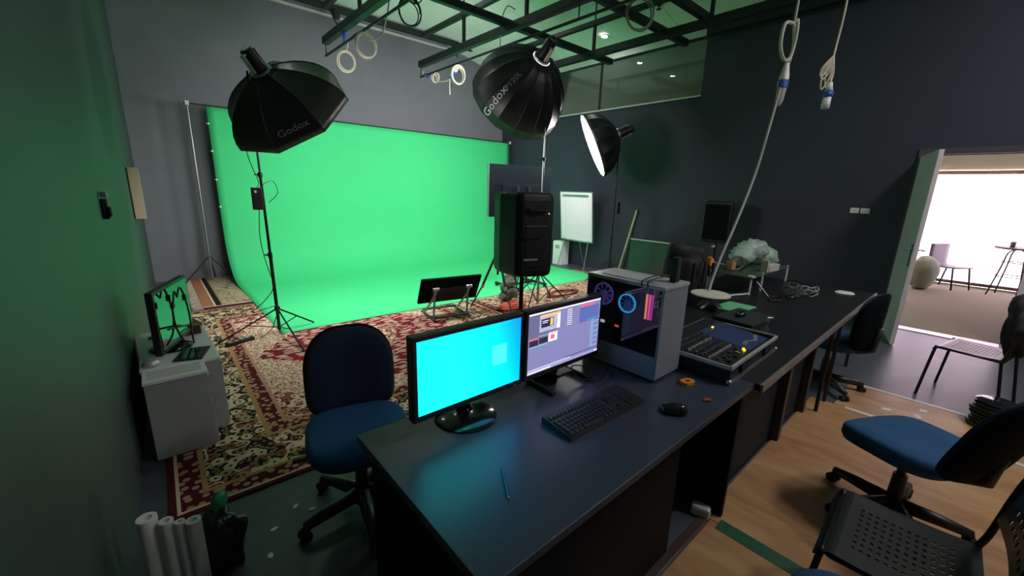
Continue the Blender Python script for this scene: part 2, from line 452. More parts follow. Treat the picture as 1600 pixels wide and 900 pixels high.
def sheet(label, x0, y0, x1, y1):
    o = MB().box(0, 0, 0, x1-x0, y1-y0, .009, .001).build('plywood_sheet', M_ply); o.location = (x0, y0, .0005)
    return tag(o, label, 'plywood', 'plywood sheets on the floor')
sheet('plywood floor sheet nearest the desk, in front of the green tape', 1.0, -1.9, 1.925, .612)
sheet('large plywood floor sheet between green tape and pale tape', 1.93, -1.9, 3.905, .655)
sheet('far plywood floor sheet with white scuffs beside the doorway floor', 3.91, -1.9, 4.51, .50)
tag(MB().box(1.885, -1.9, .0105, 1.965, .575, .0115).build('floor_tape', M_tapeg), 'wide dark green tape strip across the plywood', 'tape')
tag(MB().box(3.885, -1.9, .0105, 3.925, .43, .0115).build('floor_tape', M_tapew), 'pale grey tape strip across the plywood joint near the far chairs', 'tape')
tag(MB().box(4.495, -1.9, .0105, 4.53, .48, .0115).build('floor_tape', M_tapew), 'white tape strip along the far plywood edge', 'tape')
for k, (x, y) in enumerate(((4.33, .02), (4.18, .04), (4.05, .05), (4.13, .21))):
    o = MB().prism([(-.03, -.02), (.03, -.024), (.034, .018), (-.026, .022)], 0, .001).build('tape_scrap', M_tapew); o.location = (x, y, .0102); o.rotation_euler[2] = k*.7
    tag(o, ['white tape patch nearest the far plywood edge', 'white tape patch in the middle of the row of three', 'white tape patch nearest the pale tape strip', 'small white tape patch left of the row of three'][k], 'tape', 'white tape patches on plywood')
tag(MB().box(1.0, .622, .0005, 1.91, .662, .012, .002).build('floor_rail', mat('brown_rail', (.08, .05, .04), .4, .3)), 'dark brown flat rail along the plywood edge under the desk', 'rail')

# ------------------------------------------------------------------ green screen
gs_prof = [(8.10, 2.70), (8.09, 2.0), (8.08, 1.3), (8.06, .85), (7.98, .5), (7.82, .25), (7.58, .09), (7.25, .025), (6.8, .014), (6.0, .013), (5.4, .013), (4.75, .013)]
gp = spline([(0, y, z) for y, z in gs_prof], 5)
from mathutils import noise as mn
b = MB()
def gsf(u, v):
    k = v*(len(gp)-1); i = min(int(k), len(gp)-2); p = gp[i].lerp(gp[i+1], k-i)
    fl = max(0, min(1, (8.0-p.y)/1.2))
    xl = lerp(.865, .905, fl); xr = lerp(6.93, 6.42, fl)
    x = lerp(xl, xr, u)
    q = V((x*.9, p.y*1.3, p.z*.9))
    dz = .006*abs(mn.noise(V((x*1.1, p.y*2.2, 3))))*fl
    dy = .018*mn.noise(q)*(1-fl)*(1 if p.z < 2.6 else .2)
    yy = p.y+dy-(0 if fl < 1 else (u*.0+(.17*max(0, u-.12) if u < .9 else .13)*max(0, (6.0-p.y)/1.25)))
    return V((x, yy, p.z+dz))
b.grid(gsf, 60, len(gp)-1)
tag(b.build('green_screen', M_green, None, True, .004), 'bright green backdrop cloth hanging from a crossbar and sweeping over the floor', 'backdrop')
t = thing('backdrop_stand', 'tall light grey backdrop stand with crossbar behind the green cloth', 'stand', (0, 0, 0))
for s, x in ((0, .64), (1, 7.0)):
    MB().tube([(x, 8.14, .05), (x, 8.14, 1.3), (x, 8.14, 2.74)], .016, 10, rs=[.018, .016, .012]).build('pole', M_alu if s == 0 else M_blackm, t)
    MB().cbox((x, 8.14, 2.72), (.05, .05, .06), bev=.006).build('clamp_head', M_white, t)
    for a in (200, 320, 80):
        c, d_ = math.cos(math.radians(a)), math.sin(math.radians(a))
        k = .40 if not (s == 1 and c > 0) else .04
        if s == 0 and c < 0: k = .40
        MB().tube([(x, 8.14, .42), (x+c*k, 8.14+d_*min(k, .30), .012)], .009, 8).build('leg', M_blackm, t)
MB().cyl((.60, 8.135, 2.715), (7.02, 8.135, 2.715), .011).build('crossbar', M_blackm, t)
for k, (u, z) in enumerate(((.868, 2.45), (.872, 2.05), (.876, 1.62), (.88, 1.2))):
    b = MB(); b.cbox((u-.004, 8.085, z), (.022, .03, .026), bev=.004); b.cbox((u-.02, 8.10, z), (.02, .008, .010))
    tag(b.build('clip', M_white), ['top', 'second highest', 'third highest', 'lowest'][k]+' of the white clips down the left edge of the green cloth', 'clip', 'backdrop edge clips')

# ------------------------------------------------------------------ light stands and softboxes
def light_stand(label, x, y, h, legs, hub=.27, pm=M_blackm, legm=M_blackm, topx=0, topy=0):
    t = thing('light_stand', label, 'light stand', (x, y, 0))
    MB().cyl((0, 0, .03), (topx*.3, topy*.3, h*.33), .017).build('lower_tube', pm, t)
    MB().cyl((topx*.3, topy*.3, h*.33), (topx*.62, topy*.62, h*.64), .0135).build('middle_tube', pm, t)
    MB().cyl((topx*.62, topy*.62, h*.64), (topx, topy, h), .010).build('top_tube', pm, t)
    for f in (.33, .64):
        b = MB(); b.cyl((topx*f, topy*f, h*f-.03), (topx*f, topy*f, h*f+.02), .022); b.cyl((topx*f, topy*f, h*f), (topx*f-.05, topy*f, h*f), .010)
        b.build('collar', M_black, t)
    b = MB(); b.cyl((0, 0, hub-.02), (0, 0, hub+.02), .028); b.build('leg_hub', M_black, t)
    for lx, ly in legs:
        r = math.hypot(lx, ly)
        if r > 0:
            b = MB(); b.tube([(0, 0, hub), (lx, ly, .026)], .009, 8); b.build('leg', legm, t)
            b = MB(); b.tube([(0, 0, .06), (lx*.5, ly*.5, lerp(hub, .012, .5))], .006, 6); b.build('brace', legm, t)
    return t
def softbox(label, apex, axis, R, D, n, depth_mat, diff_mat, xref=(0, 0, 1), power=1., text=None, recess=.03, skirt=0, hl=.26, ph=0.):
    t = thing('softbox', label, 'softbox', apex)
    Rm = basis(axis, xref).to_4x4()
    def rib(k, u):
        a = 2*PI*k/n+ph; s_ = lerp(.10, 1, u)
        r = R*math.sin(s_*PI/2)**power; d = D*(1-math.cos(s_*PI/2))**.85
        return V((r*math.cos(a), r*math.sin(a), d))
    def surf(kf, u):
        k = math.floor(kf); f = kf-k; p = rib(k, u).lerp(rib(k+1, u), f)
        sag = .025*R*math.sin(f*PI)*math.sin(u*PI)
        p.x *= 1-sag/max(R, .01); p.y *= 1-sag/max(R, .01); p.z += sag*.5
        return p
    b = MB()
    nu = 10
    for k in range(n):
        b.grid(lambda i, j: Rm @ surf(k+min(i, .9999), j), 3, nu)
    bmesh.ops.remove_doubles(b.bm, verts=b.bm.verts[:], dist=.0008)
    o = b.build('shell', depth_mat, t, True, .006, angle=8)
    if DEBUG:
        from bpy_extras.object_utils import world_to_camera_view as wcv
        bpy.context.view_layer.update()
        print('SB', label[:20], [(k, round(1600*q.x), round(900-900*q.y)) for k in range(n) for q in [wcv(sc, co, V(apex)+Rm @ rib(k, 1))]])
    b = MB()
    for k in range(n): b.tube([Rm @ (rib(k, j/8)+V((rib(k, j/8).x*.004, rib(k, j/8).y*.004, -.004))) for j in range(9)], .005, 5)
    b.build('ribs', M_fabric_b, t)
    b = MB(); b.poly([Rm @ (rib(k, 1)*.985+V((0, 0, -recess))) for k in range(n)]); b.build('diffuser', diff_mat, t)
    if skirt:
        b = MB()
        for k in range(n):
            p, q = rib(k, 1), rib(k+1, 1)
            b.poly([Rm @ p, Rm @ q, Rm @ (q+V((0, 0, skirt))), Rm @ (p+V((0, 0, skirt)))])
        b.build('skirt', depth_mat, t, False, .004)
    # speed ring, lamp head, bracket
    b = MB(); b.lathe([(.075, .0), (.10, .0), (.105, .03), (.10, .05), (.075, .05)], Rm @ Matrix.Translation((0, 0, -.01)), 24); b.build('speed_ring', M_alu, t, True, angle=40)
    h = MB(); h.lathe([(0, -hl), (.045, -hl), (.06, -hl+.02), (.062, -.10), (.075, -.05), (.075, .0)], Rm, 20); hd = h.build('lamp_head', M_black, t, True, angle=40)
    MB().lathe([(0, -hl-.005), (.042, -hl-.005), (.042, -hl), (0, -hl)], Rm, 20).build('rear_ring', M_chrome, hd)
    b = MB()
    for q in (-1, 1): b.cbox(Rm @ V((q*.082, 0, -.10)), (.012, .05, .16), Rm, .003)
    b.cbox(Rm @ V((0, .0, -.185)), (.176, .05, .012), Rm, .003); b.build('tilt_bracket', M_alub, hd)
    if text:
        for s, size, kf, u, mt, ang in text:
            put_text(s, size, mt, t, lambda x, y: Rm @ surf_off(surf, kf, u, x, y, R, n, ang))
    return t
def surf_off(surf, kf, u, x, y, R, n, ang):
    ca, sa = math.cos(ang), math.sin(ang)
    along, across = x*ca-y*sa, x*sa+y*ca      # metres along the rib (towards apex +) / across it
    uu = u-along/(R*1.25)
    w = max(.15, (surf(math.floor(kf)+.5, uu)-V((0, 0, surf(math.floor(kf)+.5, uu).z))).length)
    k2 = kf+across/(w*2*PI/n)
    p = surf(k2, uu); e = .01
    a = surf(k2+e, uu)-surf(k2-e, uu); c = surf(k2, min(1, uu+e))-surf(k2, uu-e)
    nn = a.cross(c).normalized()
    if nn.z > 0: nn = -nn
    return p+nn*.007
def put_text(s, size, m, parent, fn, name='logo'):
    cu = bpy.data.curves.new('txt', 'FONT'); cu.body = s; cu.size = size; cu.resolution_u = 2; cu.align_x = 'CENTER'
    tmp = bpy.data.objects.new('txt', cu); col.objects.link(tmp)
    bpy.context.view_layer.update()
    me = bpy.data.meshes.new_from_object(tmp.evaluated_get(bpy.context.evaluated_depsgraph_get()))
    bpy.data.objects.remove(tmp); bpy.data.curves.remove(cu)
    bm = bmesh.new(); bm.from_mesh(me)
    bmesh.ops.subdivide_edges(bm, edges=[e for e in bm.edges if e.calc_length() > size*.25], cuts=1)
    for v in bm.verts: v.co = fn(v.co.x, v.co.y)
    bm.to_mesh(me); bm.free(); me.materials.clear(); me.materials.append(m)
    o = bpy.data.objects.new(name, me); col.objects.link(o); o.parent = parent
    return o
M_logo = mat('printed_white', (.7, .7, .7), .6); M_logod = mat('printed_grey', (.30, .31, .32), .6)
M_diff1 = emit('lit_diffuser_left', (1, .97, .95), 20)
M_diff2 = emit('lit_diffuser_middle', (1, .97, .95), 20)
M_diff3 = emit('lit_diffuser_right', (1, .93, .93), 22)
# left octabox
S1 = (.908, 4.861)
light_stand('black tripod light stand carrying the left octagonal softbox', S1[0], S1[1], 2.62, [(-.57, -.09), (.04, -.78), (.37, .06)], .275, topx=-.03, topy=.0)
softbox('black octagonal softbox on the left tripod stand, lamp head upward', (.985, 4.82, 2.635), (.61, .40, -.71), .635, .47, 8, M_fabric_b, M_diff1, (0, 0, 1), 1.0,
        [('Godox', .105, 3.5, .80, M_logod, -PI/2)], ph=-.32, hl=.21)
b = MB(); b.box(-.055, -.03, -.11, .035, .03, .11, .008)
cb = thing('control_box', 'black ballast box clamped on the left light stand', 'control box', (.845, 4.83, 1.44))
b.build('body', M_black, cb); MB().box(-.035, -.034, .055, -.015, -.029, .08).build('indicator', M_white, cb)
b = MB(); b.tube(spline([(.93, 4.86, 2.62), (.80, 4.82, 2.45), (.79, 4.82, 1.9), (.86, 4.83, 1.62), (.84, 4.82, 1.55)], 8), .004, 6)
b.tube(spline([(.86, 4.83, 1.55), (.98, 4.82, 1.62), (1.02, 4.82, 1.5), (.93, 4.82, 1.40)], 8), .0035, 6)
b.tube(spline([(.84, 4.83, 1.33), (.82, 4.83, 1.05), (.84, 4.8, .8), (.88, 4.78, .55), (.80, 4.76, .42), (.66, 4.74, .30), (.80, 4.76, .32), (.90, 4.8, .30), (.82, 4.75, .10), (.70, 4.72, .018)], 8), .004, 6)
tag(b.build('cable', M_cable_b, None, True), 'thin black cable hanging from ballast box of the left light stand', 'cable')
b = MB(); b.box(-.13, -.03, .0, .13, .03, .035, .006); p = b.build('power_strip', M_black); p.location = (.52, 4.72, .012); p.rotation_euler[2] = .35
tag(p, 'black power strip on the rug beside the left light stand', 'power strip')
for k in range(4): MB().cyl((-.09+k*.055, 0, .034), (-.09+k*.055, 0, .037), .017).build('socket', M_cabfront, p)
# middle parabolic softbox
S2 = (3.97, 3.93)
light_stand('slim tripod light stand carrying the middle parabolic softbox', S2[0], S2[1], 3.12, [(-.45, -.25), (.5, -.12), (.05, .5)], .5, M_alu, M_blackm)
softbox('black deep parabolic softbox with white lettering under the lighting truss', (3.76, 3.82, 3.13), (.15, .80, -.53), .61, .68, 16, M_fabric_b, M_diff2, (0, 0, 1), .9,
        [('Godox', .135, 10.5, .78, M_logo, 0.0), ('P120L', .085, 10.5, .40, M_logod, 0.0)], skirt=.05)
# right lit softbox
S3 = (6.0, 4.2)
light_stand('tall thin light stand carrying the lit softbox near the right wall', S3[0], S3[1], 2.52, [(-.27, .30), (.45, .10), (-.05, -.45)], .45)
softbox('lit softbox with glowing white face beside the right wall', (6.02, 4.25, 2.53), (-.62, .66, -.42), .53, .45, 16, M_fabric_b, M_diff3, (0, 0, 1), 1.0, recess=-.01)
cb = MB(); cb.box(-.03, -.03, -.10, .05, .03, .10, .01); p = cb.build('control_box', M_black); p.location = (6.03, 4.16, 1.34)
tag(p, 'black ballast box clamped on the light stand by the right wall', 'control box')

# ------------------------------------------------------------------ ceiling trusses
ZL, ZU = 3.70, 4.14
def truss(label, x, y0, y1, yu0, yu1, struts, rail=True, flat=False):
    t = thing('lighting_truss', label, 'truss', (x, 0, 0), 0, 'black steel lighting trusses')
    MB().box(-.045, y0, ZL-.05, .045, y1, ZL+.05, .004).build('lower_chord', M_truss, t)
    MB().box(-.035, yu0, ZU-.035, .035, yu1, ZU+.035, .004).build('upper_chord', M_truss, t)
    for y in struts: MB().box(-.02, y-.02, ZL+.05, .02, y+.02, ZU-.035).build('strut', M_truss, t)
    if rail:
        MB().cyl((0, y0, 3.50), (0, y1+.0, 3.50), .017).build('light_rail', M_truss, t)
        for y in (y1-.02, lerp(y0, y1, .45)): MB().cyl((0, y, 3.5), (0, y, ZL-.05), .008).build('rail_hanger', M_truss, t)
    for y in struts[::2]: MB().cyl((0, y, ZU+.03), (0, y, ZC if x < 5.4 else 4.57), .012).build('hanger', M_truss, t)
    return t
truss('black lighting truss nearest the left wall, two cable coils on its end', 2.35, .5, 7.08, .5, 7.0, [1.5, 2.9, 4.3, 5.7])
truss('middle black lighting truss passing above the parabolic softbox', 3.97, .5, 7.1, .5, 7.0, [1.2, 2.2, 3.3, 4.35, 5.75])
truss('black lighting truss nearest the glazed upper window', 5.6, .5, 6.4, .5, 6.5, [1.6, 2.72, 4.55, 6.2], False)
for label, y, x1 in (('farthest black cross beam over the parabolic softbox', 4.80, 6.41), ('middle black cross beam between the trusses, ending short of the window', 3.45, 6.41), ('nearest black cross beam ending at the window truss', 2.83, 5.80)):
    tag(MB().box(1.0, y-.04, ZL+.055, x1, y+.04, ZL+.145, .004).build('cross_beam', M_truss), label, 'beam', 'black cross beams')
tag(MB().box(.2, 8.1, 4.53, 6.2, 8.2, 4.62, .004).build('ceiling_beam', M_truss), 'long black beam below the ceiling along the back wall', 'beam')
tag(MB().box(6.9, -2.5, 4.02, XR-.035, 3.40, 4.16, .004).build('ceiling_beam', M_truss), 'black beam under the white strip at the head of the right wall', 'beam')
for k, (x, y) in enumerate(((2.9, 8.1), (5.4, 8.1))):
    b = MB(); b.box(x-.05, y-.08, 4.40, x+.05, y+.02, 4.528, .004); b.tube([(x-.10, y, 4.528), (x, y-.05, 4.30)], .012, 6)
    tag(b.build('beam_bracket', M_truss), ['left', 'right'][k]+' black bracket under the back wall beam', 'bracket')
def coil(b, c, r, turns, th, tilt, n=20, j=.12):
    R = Euler(tilt).to_matrix(); pts = []
    for k in range(turns*n+1):
        a = 2*PI*k/n; q = r*(.94+2.2*j*mn.noise(V((k*.09, c[0]*3+7, c[1]+c[2]*5))))
        pts.append(V(c)+R @ V((q*math.cos(a), q*math.sin(a)*1.15, (.03*math.sin(k*.17)))))
    b.tube(pts, th, 6); return pts
def plug(t, p, d, L=.16):
    d = V(d).normalized(); p = V(p)
    MB().tube([p, p+d*L*.35, p+d*L*.4, p+d*L*.7, p+d*L*.75, p+d*L], .02, 10, rs=[.012, .024, .026, .026, .03, .03]).build('plug', M_plug_b, t, True, angle=40)
    MB().tube([p+d*L, p+d*L*1.5], .024, 10, rs=[.027, .024]).build('socket_end', M_white, t)
def cable_coil(label, loc, coils, wires, plugs, m=M_cable_w, cat='cable'):
    t = thing('coiled_cable', label, cat, loc, 0, 'coiled cables on the trusses')
    b = MB()
    for c, r, n, tl in coils: coil(b, c, r, n, .008, tl)
    for w_ in wires: b.tube(spline(w_, 7), .008, 6)
    b.build('cable', m, t, True)
    for p_, d_ in plugs: plug(t, p_, d_)
    return t
TV_ = (PI/2, 0, -.25)
cable_coil('cream cable coil with blue plugs hanging lowest at the end of the left truss', (2.35, 6.25, 3.5), [((0, 0, -.24), .115, 4, (PI/2, .2, -.2))], [[(0, 0, -.12), (.01, -.05, -.03), (0, -.1, .02)]], [((0, .05, .02), (.2, .3, .9)), ((.03, -.1, .02), (.3, -.9, .25))])
cable_coil('cream cable loop tied just behind the lowest coil of the left truss', (2.35, 5.55, 3.5), [((0, 0, -.19), .13, 4, TV_)], [[(0, .02, -.07), (0, 0, .02)], [(0, -.1, -.15), (.02, -.4, -.15), (0, -.65, .06), (0, -.7, .30)]], [])
cable_coil('short cream cable with blue plug hooked on the end of middle truss', (3.97, 6.75, 3.5), [((0, -.15, -.10), .07, 4, (PI/2, .7, .3))], [[(0, -.2, -.16), (0, -.5, -.2), (0, -.65, -.15)]], [((0, .05, -.06), (0, .9, .5)), ((0, -.6, -.18), (.1, -.7, .5))])
cable_coil('upright cream cable coil behind the plug on the middle truss', (3.97, 5.85, 3.5), [((0, .05, -.17), .12, 5, (PI/2, .1, -.1))], [[(0, .1, -.08), (0, .2, -.02), (0, .3, -.2), (0, .3, -.42)]], [])
cable_coil('thin black cable coil hanging between the left and middle trusses', (3.0, 5.6, 3.92), [((0, 0, -.05), .15, 4, TV_), ((.05, 0, .22), .13, 3, TV_)], [[(0, 0, .3), (0, 0, .70)]], [], M_cable_b)
cable_coil('grey cable loop hung over the middle truss above the parabolic softbox', (3.97, 4.75, 3.82), [], [[(.05, -.12, .1), (0, 0, .15), (-.02, .1, -.05), (0, .12, -.25), (0, .14, -.42)], [(0, .14, -.40), (0, .14, -.52)]], [], M_cable_g)
cable_coil('beige cable coil of many loops hanging over the window truss', (4.78, 3.2, 3.86), [((0, 0, -.16), .17, 6, (PI/2, 0, -.7))], [[(0, 0, .02), (-.2, .25, .12), (-.35, .5, .05)]], [], mat('olive_cable', (.30, .28, .20), .5))
# hanging cables on the right
t = thing('hanging_cable', 'long grey cable hanging from the ceiling down to the round white disc on the table', 'cable', (0, 0, 0))
b = MB()
P_ = [(4.30, 1.35, 4.5), (4.25, 1.35, 3.2), (4.23, 1.35, 2.98)]
b.tube(spline(P_, 6), .011, 8)
b.tube(spline([(4.20, 1.35, 2.60), (4.10, 1.36, 2.2), (3.98, 1.37, 1.80), (3.72, 1.37, 1.38), (3.45, 1.36, 1.05), (3.30, 1.34, .85), (3.20, 1.30, .775), (3.05, 1.28, .765)], 8), .011, 8)
b.build('cable', M_cable_g, t, True)
b = MB(); b.tube(spline([(4.23, 1.35, 3.0), (4.13, 1.38, 2.98), (4.10, 1.38, 2.82), (4.16, 1.36, 2.72), (4.24, 1.34, 2.74), (4.27, 1.33, 2.88), (4.25, 1.33, 3.02)], 6, True), .014, 8); b.tube(spline([(4.24, 1.35, 3.0), (4.28, 1.34, 2.85), (4.24, 1.34, 2.70)], 6), .013, 8)
b.build('cable_loop', mat('pale_cable_loop', (.5, .52, .45), .5), t, True)
MB().tube([(4.23, 1.35, 2.70), (4.22, 1.35, 2.60), (4.215, 1.35, 2.595), (4.21, 1.35, 2.54)], .03, 12, rs=[.018, .035, .037, .037]).build('plug_cap', M_white, t, True, angle=40)
MB().tube([(4.215, 1.35, 2.56), (4.205, 1.35, 2.50)], .042, 12).build('plug_collar', M_plug_b, t, True, angle=40)
MB().tube([(4.205, 1.35, 2.50), (4.19, 1.35, 2.40), (4.18, 1.35, 2.36)], .03, 12, rs=[.035, .030, .014]).build('plug_body', M_cabfront, t, True, angle=40)
t = thing('hanging_cable', 'short cream cable with tied loops and blue plug hanging before the right wall', 'cable', (0, 0, 0))
b = MB(); b.tube(spline([(5.05, 1.20, 4.5), (5.02, 1.2, 3.34), (5.0, 1.21, 3.0), (4.98, 1.21, 2.88), (4.985, 1.205, 2.74), (4.99, 1.2, 2.65)], 6), .009, 8)
for a, L_ in ((-.32, .22), (-.20, .3), (-.05, .28), (-.45, .2)):
    q = V((math.sin(a)*.75, -math.sin(a)*.66, -math.cos(a)))
    s_ = V((.75, -.66, 0))*.035; p0 = V((4.98, 1.21, 2.89))
    b.tube(spline([p0, p0+q*L_*.6-s_, p0+q*L_, p0+q*L_*.6+s_, p0], 6), .007, 6)
b.build('cable', M_cable_w, t, True)
MB().tube([(4.99, 1.2, 2.66), (4.99, 1.2, 2.58)], .03, 12, rs=[.02, .034]).build('plug_cap', M_white, t, True)
MB().tube([(4.99, 1.2, 2.58), (4.985, 1.2, 2.53)], .042, 12).build('plug_collar', M_plug_b, t, True)
MB().tube([(4.985, 1.2, 2.53), (4.975, 1.2, 2.43)], .034, 12).build('plug_body', M_white, t, True)
# downlights
def downlight(label, x, y, z, lm=None):
    t = thing('downlight', label, 'ceiling light', (x, y, z), 0, 'round recessed ceiling lights')
    if x > 5.3 and x < XR: t.rotation_euler[1] = .181
    MB().lathe([(.053, -.012), (.075, -.012), (.08, -.002), (.053, -.002), (.053, -.012)], None, 24).build('trim_ring', M_white, t)
    MB().lathe([(0, -.006), (.052, -.006)], None, 24).build('lamp', lm or M_down, t)
M_down = emit('downlight_lamp', (1, .97, .93), 160)
def cz(x): return ZC if x < 5.3 else lerp(ZC, 4.24, (x-5.3)/(XR-5.3))
for x, y, l in ((6.62, 5.15, 'small round ceiling light seen between the beams near the window'), (1.4, .2, 'round ceiling light over the desk'), (1.4, 6.2, 'round ceiling light behind the left truss'), (3.2, 6.2, 'round ceiling light over the green floor'), (4.8, 6.2, 'round ceiling light in the back corner')):
    downlight(l, x, y, cz(x)-.004)
M_fill = emit('added_fill_panel', (1, .96, .91), 42)  # fill lights added out of view to brighten the plywood side
for x, y, l in ((3.7, -1.7, 'added square fill light above the middle of the plywood'), (4.9, -1.5, 'added square fill light above the doorway floor')):
    t = thing('added_panel_light', l, 'ceiling light', (x, y, ZC-.06), 0, 'added square fill lights')
    MB().box(-.32, -.32, .01, .32, .32, .05, .004).build('housing', M_white, t); MB().box(-.30, -.30, .0, .30, .30, .009).build('diffuser', M_fill, t)
downlight('added unseen light in the room behind the glass, past its near end', 7.5, 2.1, 4.298)  # this lamp and the next are added out of sight to brighten the mezzanine
downlight('added unseen light in the room behind the glass, past its far end', 7.5, 8.6, 4.298)
sp = MB(); sp.lathe([(.03, 0), (.035, -.015), (.012, -.03), (.012, -.06), (.04, -.065), (.04, -.07), (0, -.07)], Matrix.Translation((6.3, 3.9, cz(6.3)-.01)), 12)
tag(sp.build('sprinkler', M_truss), 'small dark sprinkler head on the ceiling near the right wall', 'sprinkler')

# ------------------------------------------------------------------ left wall things
def xw(y): return wl(y)
b = MB(); b.cbox((0, 0, 0), (.03, .05, .12), bev=.006); b.cbox((.018, -.005, -.015), (.02, .07, .06), bev=.008)
o = b.build('wall_hook', M_black); o.location = (xw(3.46)+.016, 3.46, 1.42); tag(o, 'small black wall bracket with pale top on the dark left wall', 'bracket')
MB().cbox((.005, 0, .085), (.03, .05, .035), bev=.005).build('cap', M_alu, o)
o = MB().box(0, -.01, 0, .105, .01, .56, .002).build('wall_panel', M_wood); o.location = (xw(6.3)+.002, 6.3, 1.16); o.rotation_euler[1] = .0
tag(o, 'narrow beige board standing out from the left wall near the corner', 'board')
MB().box(.0, -.016, .0, .012, -.0105, .56).build('edge', M_black, o)

# drawer cabinets along the left wall
def cabinet(label, x0, y0, x1, y1, h, drawers=True):
    t = thing('drawer_cabinet', label, 'cabinet', (x0, y0, 0), 0, 'white drawer cabinets by the left wall')
    w, d = x1-x0, y1-y0
    MB().box(0, 0, .01, w, d, h-.02, .003).build('body', M_cabfront, t)
    MB().box(-.004, -.006, h-.02, w+.004, d, h, .003).build('top_panel', M_whitecab, t)
    for k in range(3):
        dh = (h-.05)/3
        dd = MB().box(w, .012, .02+k*dh, w+.014, d-.012, .02+(k+1)*dh-.008, .003).build('drawer', M_cabfront, t)
        MB().box(w+.014, d*.3, .02+(k+.55)*dh, w+.028, d*.7, .02+(k+.55)*dh+.012, .003).build('handle', M_alu, dd)
    return t
c1 = cabinet('nearest low grey cabinet with white inset top by the left wall', -.155, 2.88, .13, 3.065, .502)
tag_o = MB().box(.02, .03, .502, .265, .165, .5035).build('inset_panel', M_strip, c1)
cabinet('middle grey cabinet with white top carrying the monitor', -.165, 3.07, .21, 3.47, .505)
cabinet('farthest grey cabinet with white top under the brown boxes', -.17, 3.475, .20, 3.90, .500)

def monitor(label, loc, rz, w, h, z0, screen, stand, body=M_black, t_=.035):
    t = thing('monitor', label, 'monitor', loc, rz)
    MB().box(-w/2, -.004, z0, w/2, t_, z0+h, .005).build('casing', body, t)
    MB().box(-w/2+.12, t_, z0+.05, w/2-.12, t_+.03, z0+h-.05, .012).build('rear_housing', body, t)
    bz = .018
    o = MB().box(-w/2+bz, -.0055, z0+bz+.006, w/2-bz, -.0042, z0+h-bz).build('screen', screen, t)
    if stand == 'round':
        MB().lathe([(0, 0), (.115, 0), (.118, .006), (.105, .014), (.03, .022), (0, .022)], Matrix.Translation((0, .045, 0)), 32).build('base', M_gloss, t, True, angle=40)
        MB().tube([(0, .06, .015), (0, .065, z0*.6), (0, .055, z0+.08)], .02, 12, rs=[.032, .024, .024]).build('neck', M_gloss, t, True)
    else:
        b = MB()
        b.tube([(-.12, -.06, .010), (-.12, .10, .010), (.12, .10, .010), (.12, -.06, .010)], .012, 8)
        b.build('base', M_black, t)
        b = MB(); b.cbox((0, .075, .12), (.085, .022, .24), bev=.004); b.cbox((0, .055, .05), (.10, .14, .014), bev=.003); b.build('neck', M_black, t)
    return t, o
M_gloss = mat('glossy_black_plastic', (.010, .012, .014), .12)
def grad_screen():
    m = bpy.data.materials.new('desktop_picture'); m.use_nodes = True; nt = m.node_tree; B = nt.nodes['Principled BSDF']
    tc = nt.nodes.new('ShaderNodeTexCoord'); sp = nt.nodes.new('ShaderNodeSeparateXYZ'); nt.links.new(tc.outputs['Object'], sp.inputs[0])
    def m_(op, a, b_):
        n = nt.nodes.new('ShaderNodeMath'); n.operation = op
        for i, q in enumerate((a, b_)):
            if isinstance(q, (int, float)): n.inputs[i].default_value = q
            else: nt.links.new(q, n.inputs[i])
        return n.outputs[0]
    u = m_('ADD', m_('MULTIPLY', sp.outputs[0], 2.0), .5)
    k = m_('SUBTRACT', u, m_('MULTIPLY', m_('SUBTRACT', .24, sp.outputs[2]), .6))
    r = nt.nodes.new('ShaderNodeValToRGB'); e = r.color_ramp.elements
    e[0].position = .40; e[0].color = (.006, .86, 1, 1); e[1].position = 1; e[1].color = (.0, .20, .95, 1)
    e.new(.72).color = (.0, .56, 1, 1)
    nt.links.new(k, r.inputs[0])
    lg = m_('MULTIPLY', m_('LESS_THAN', m_('ABSOLUTE', m_('SUBTRACT', sp.outputs[0], .12), 0), .035), m_('LESS_THAN', m_('ABSOLUTE', m_('SUBTRACT', sp.outputs[2], .24), 0), .04))
    mx = nt.nodes.new('ShaderNodeMix'); mx.data_type = 'RGBA'; nt.links.new(m_('MULTIPLY', lg, .22), mx.inputs[0]); nt.links.new(r.outputs[0], mx.inputs[6]); mx.inputs[7].default_value = (.2, .85, 1, 1)
    B.inputs['Base Color'].default_value = (.01, .01, .01, 1); B.inputs['Roughness'].default_value = .3
    nt.links.new(mx.outputs[2], B.inputs['Emission Color']); B.inputs['Emission Strength'].default_value = 1.7
    return m
# monitor on the cabinets: its dark glossy screen mirrors the green cloth
M_mirror = mat('dark_glossy_screen', (.008, .010, .010), .04, 0, .05, 20, IOR=2.6)
t, o = monitor('black monitor on the white cabinets mirroring the green cloth', (.036, 3.40, .506), math.radians(90-20), .55, .40, .04, M_mirror, 'round')
b = MB()
b.tube(spline([(-.06, -.05, .36), (-.12, -.06, .41), (-.15, -.055, .34)], 6), .006, 6)
b.tube(spline([(-.15, -.05, .35), (-.16, -.05, .22), (-.12, -.06, .10), (-.06, -.08, .02)], 6), .006, 6)
b.tube(spline([(-.06, -.05, .36), (.0, -.05, .41), (.06, -.05, .33), (.09, -.05, .2), (.06, -.06, .08), (.0, -.08, .02)], 6), .006, 6)
for p_ in ((-.15, -.05, .33), (.055, -.05, .33)): b.cbox(p_, (.03, .02, .04), bev=.004)
b.tube(spline([(-.24, -.04, .2), (-.1, -.045, .17), (.1, -.05, .12), (.22, -.05, .08)], 6), .007, 6)
o = b.build('cable', M_cable_b, None, True); o.location = t.location; o.rotation_euler = t.rotation_euler
tag(o, 'black cables with plugs draped in front of the monitor on the cabinets', 'cable')
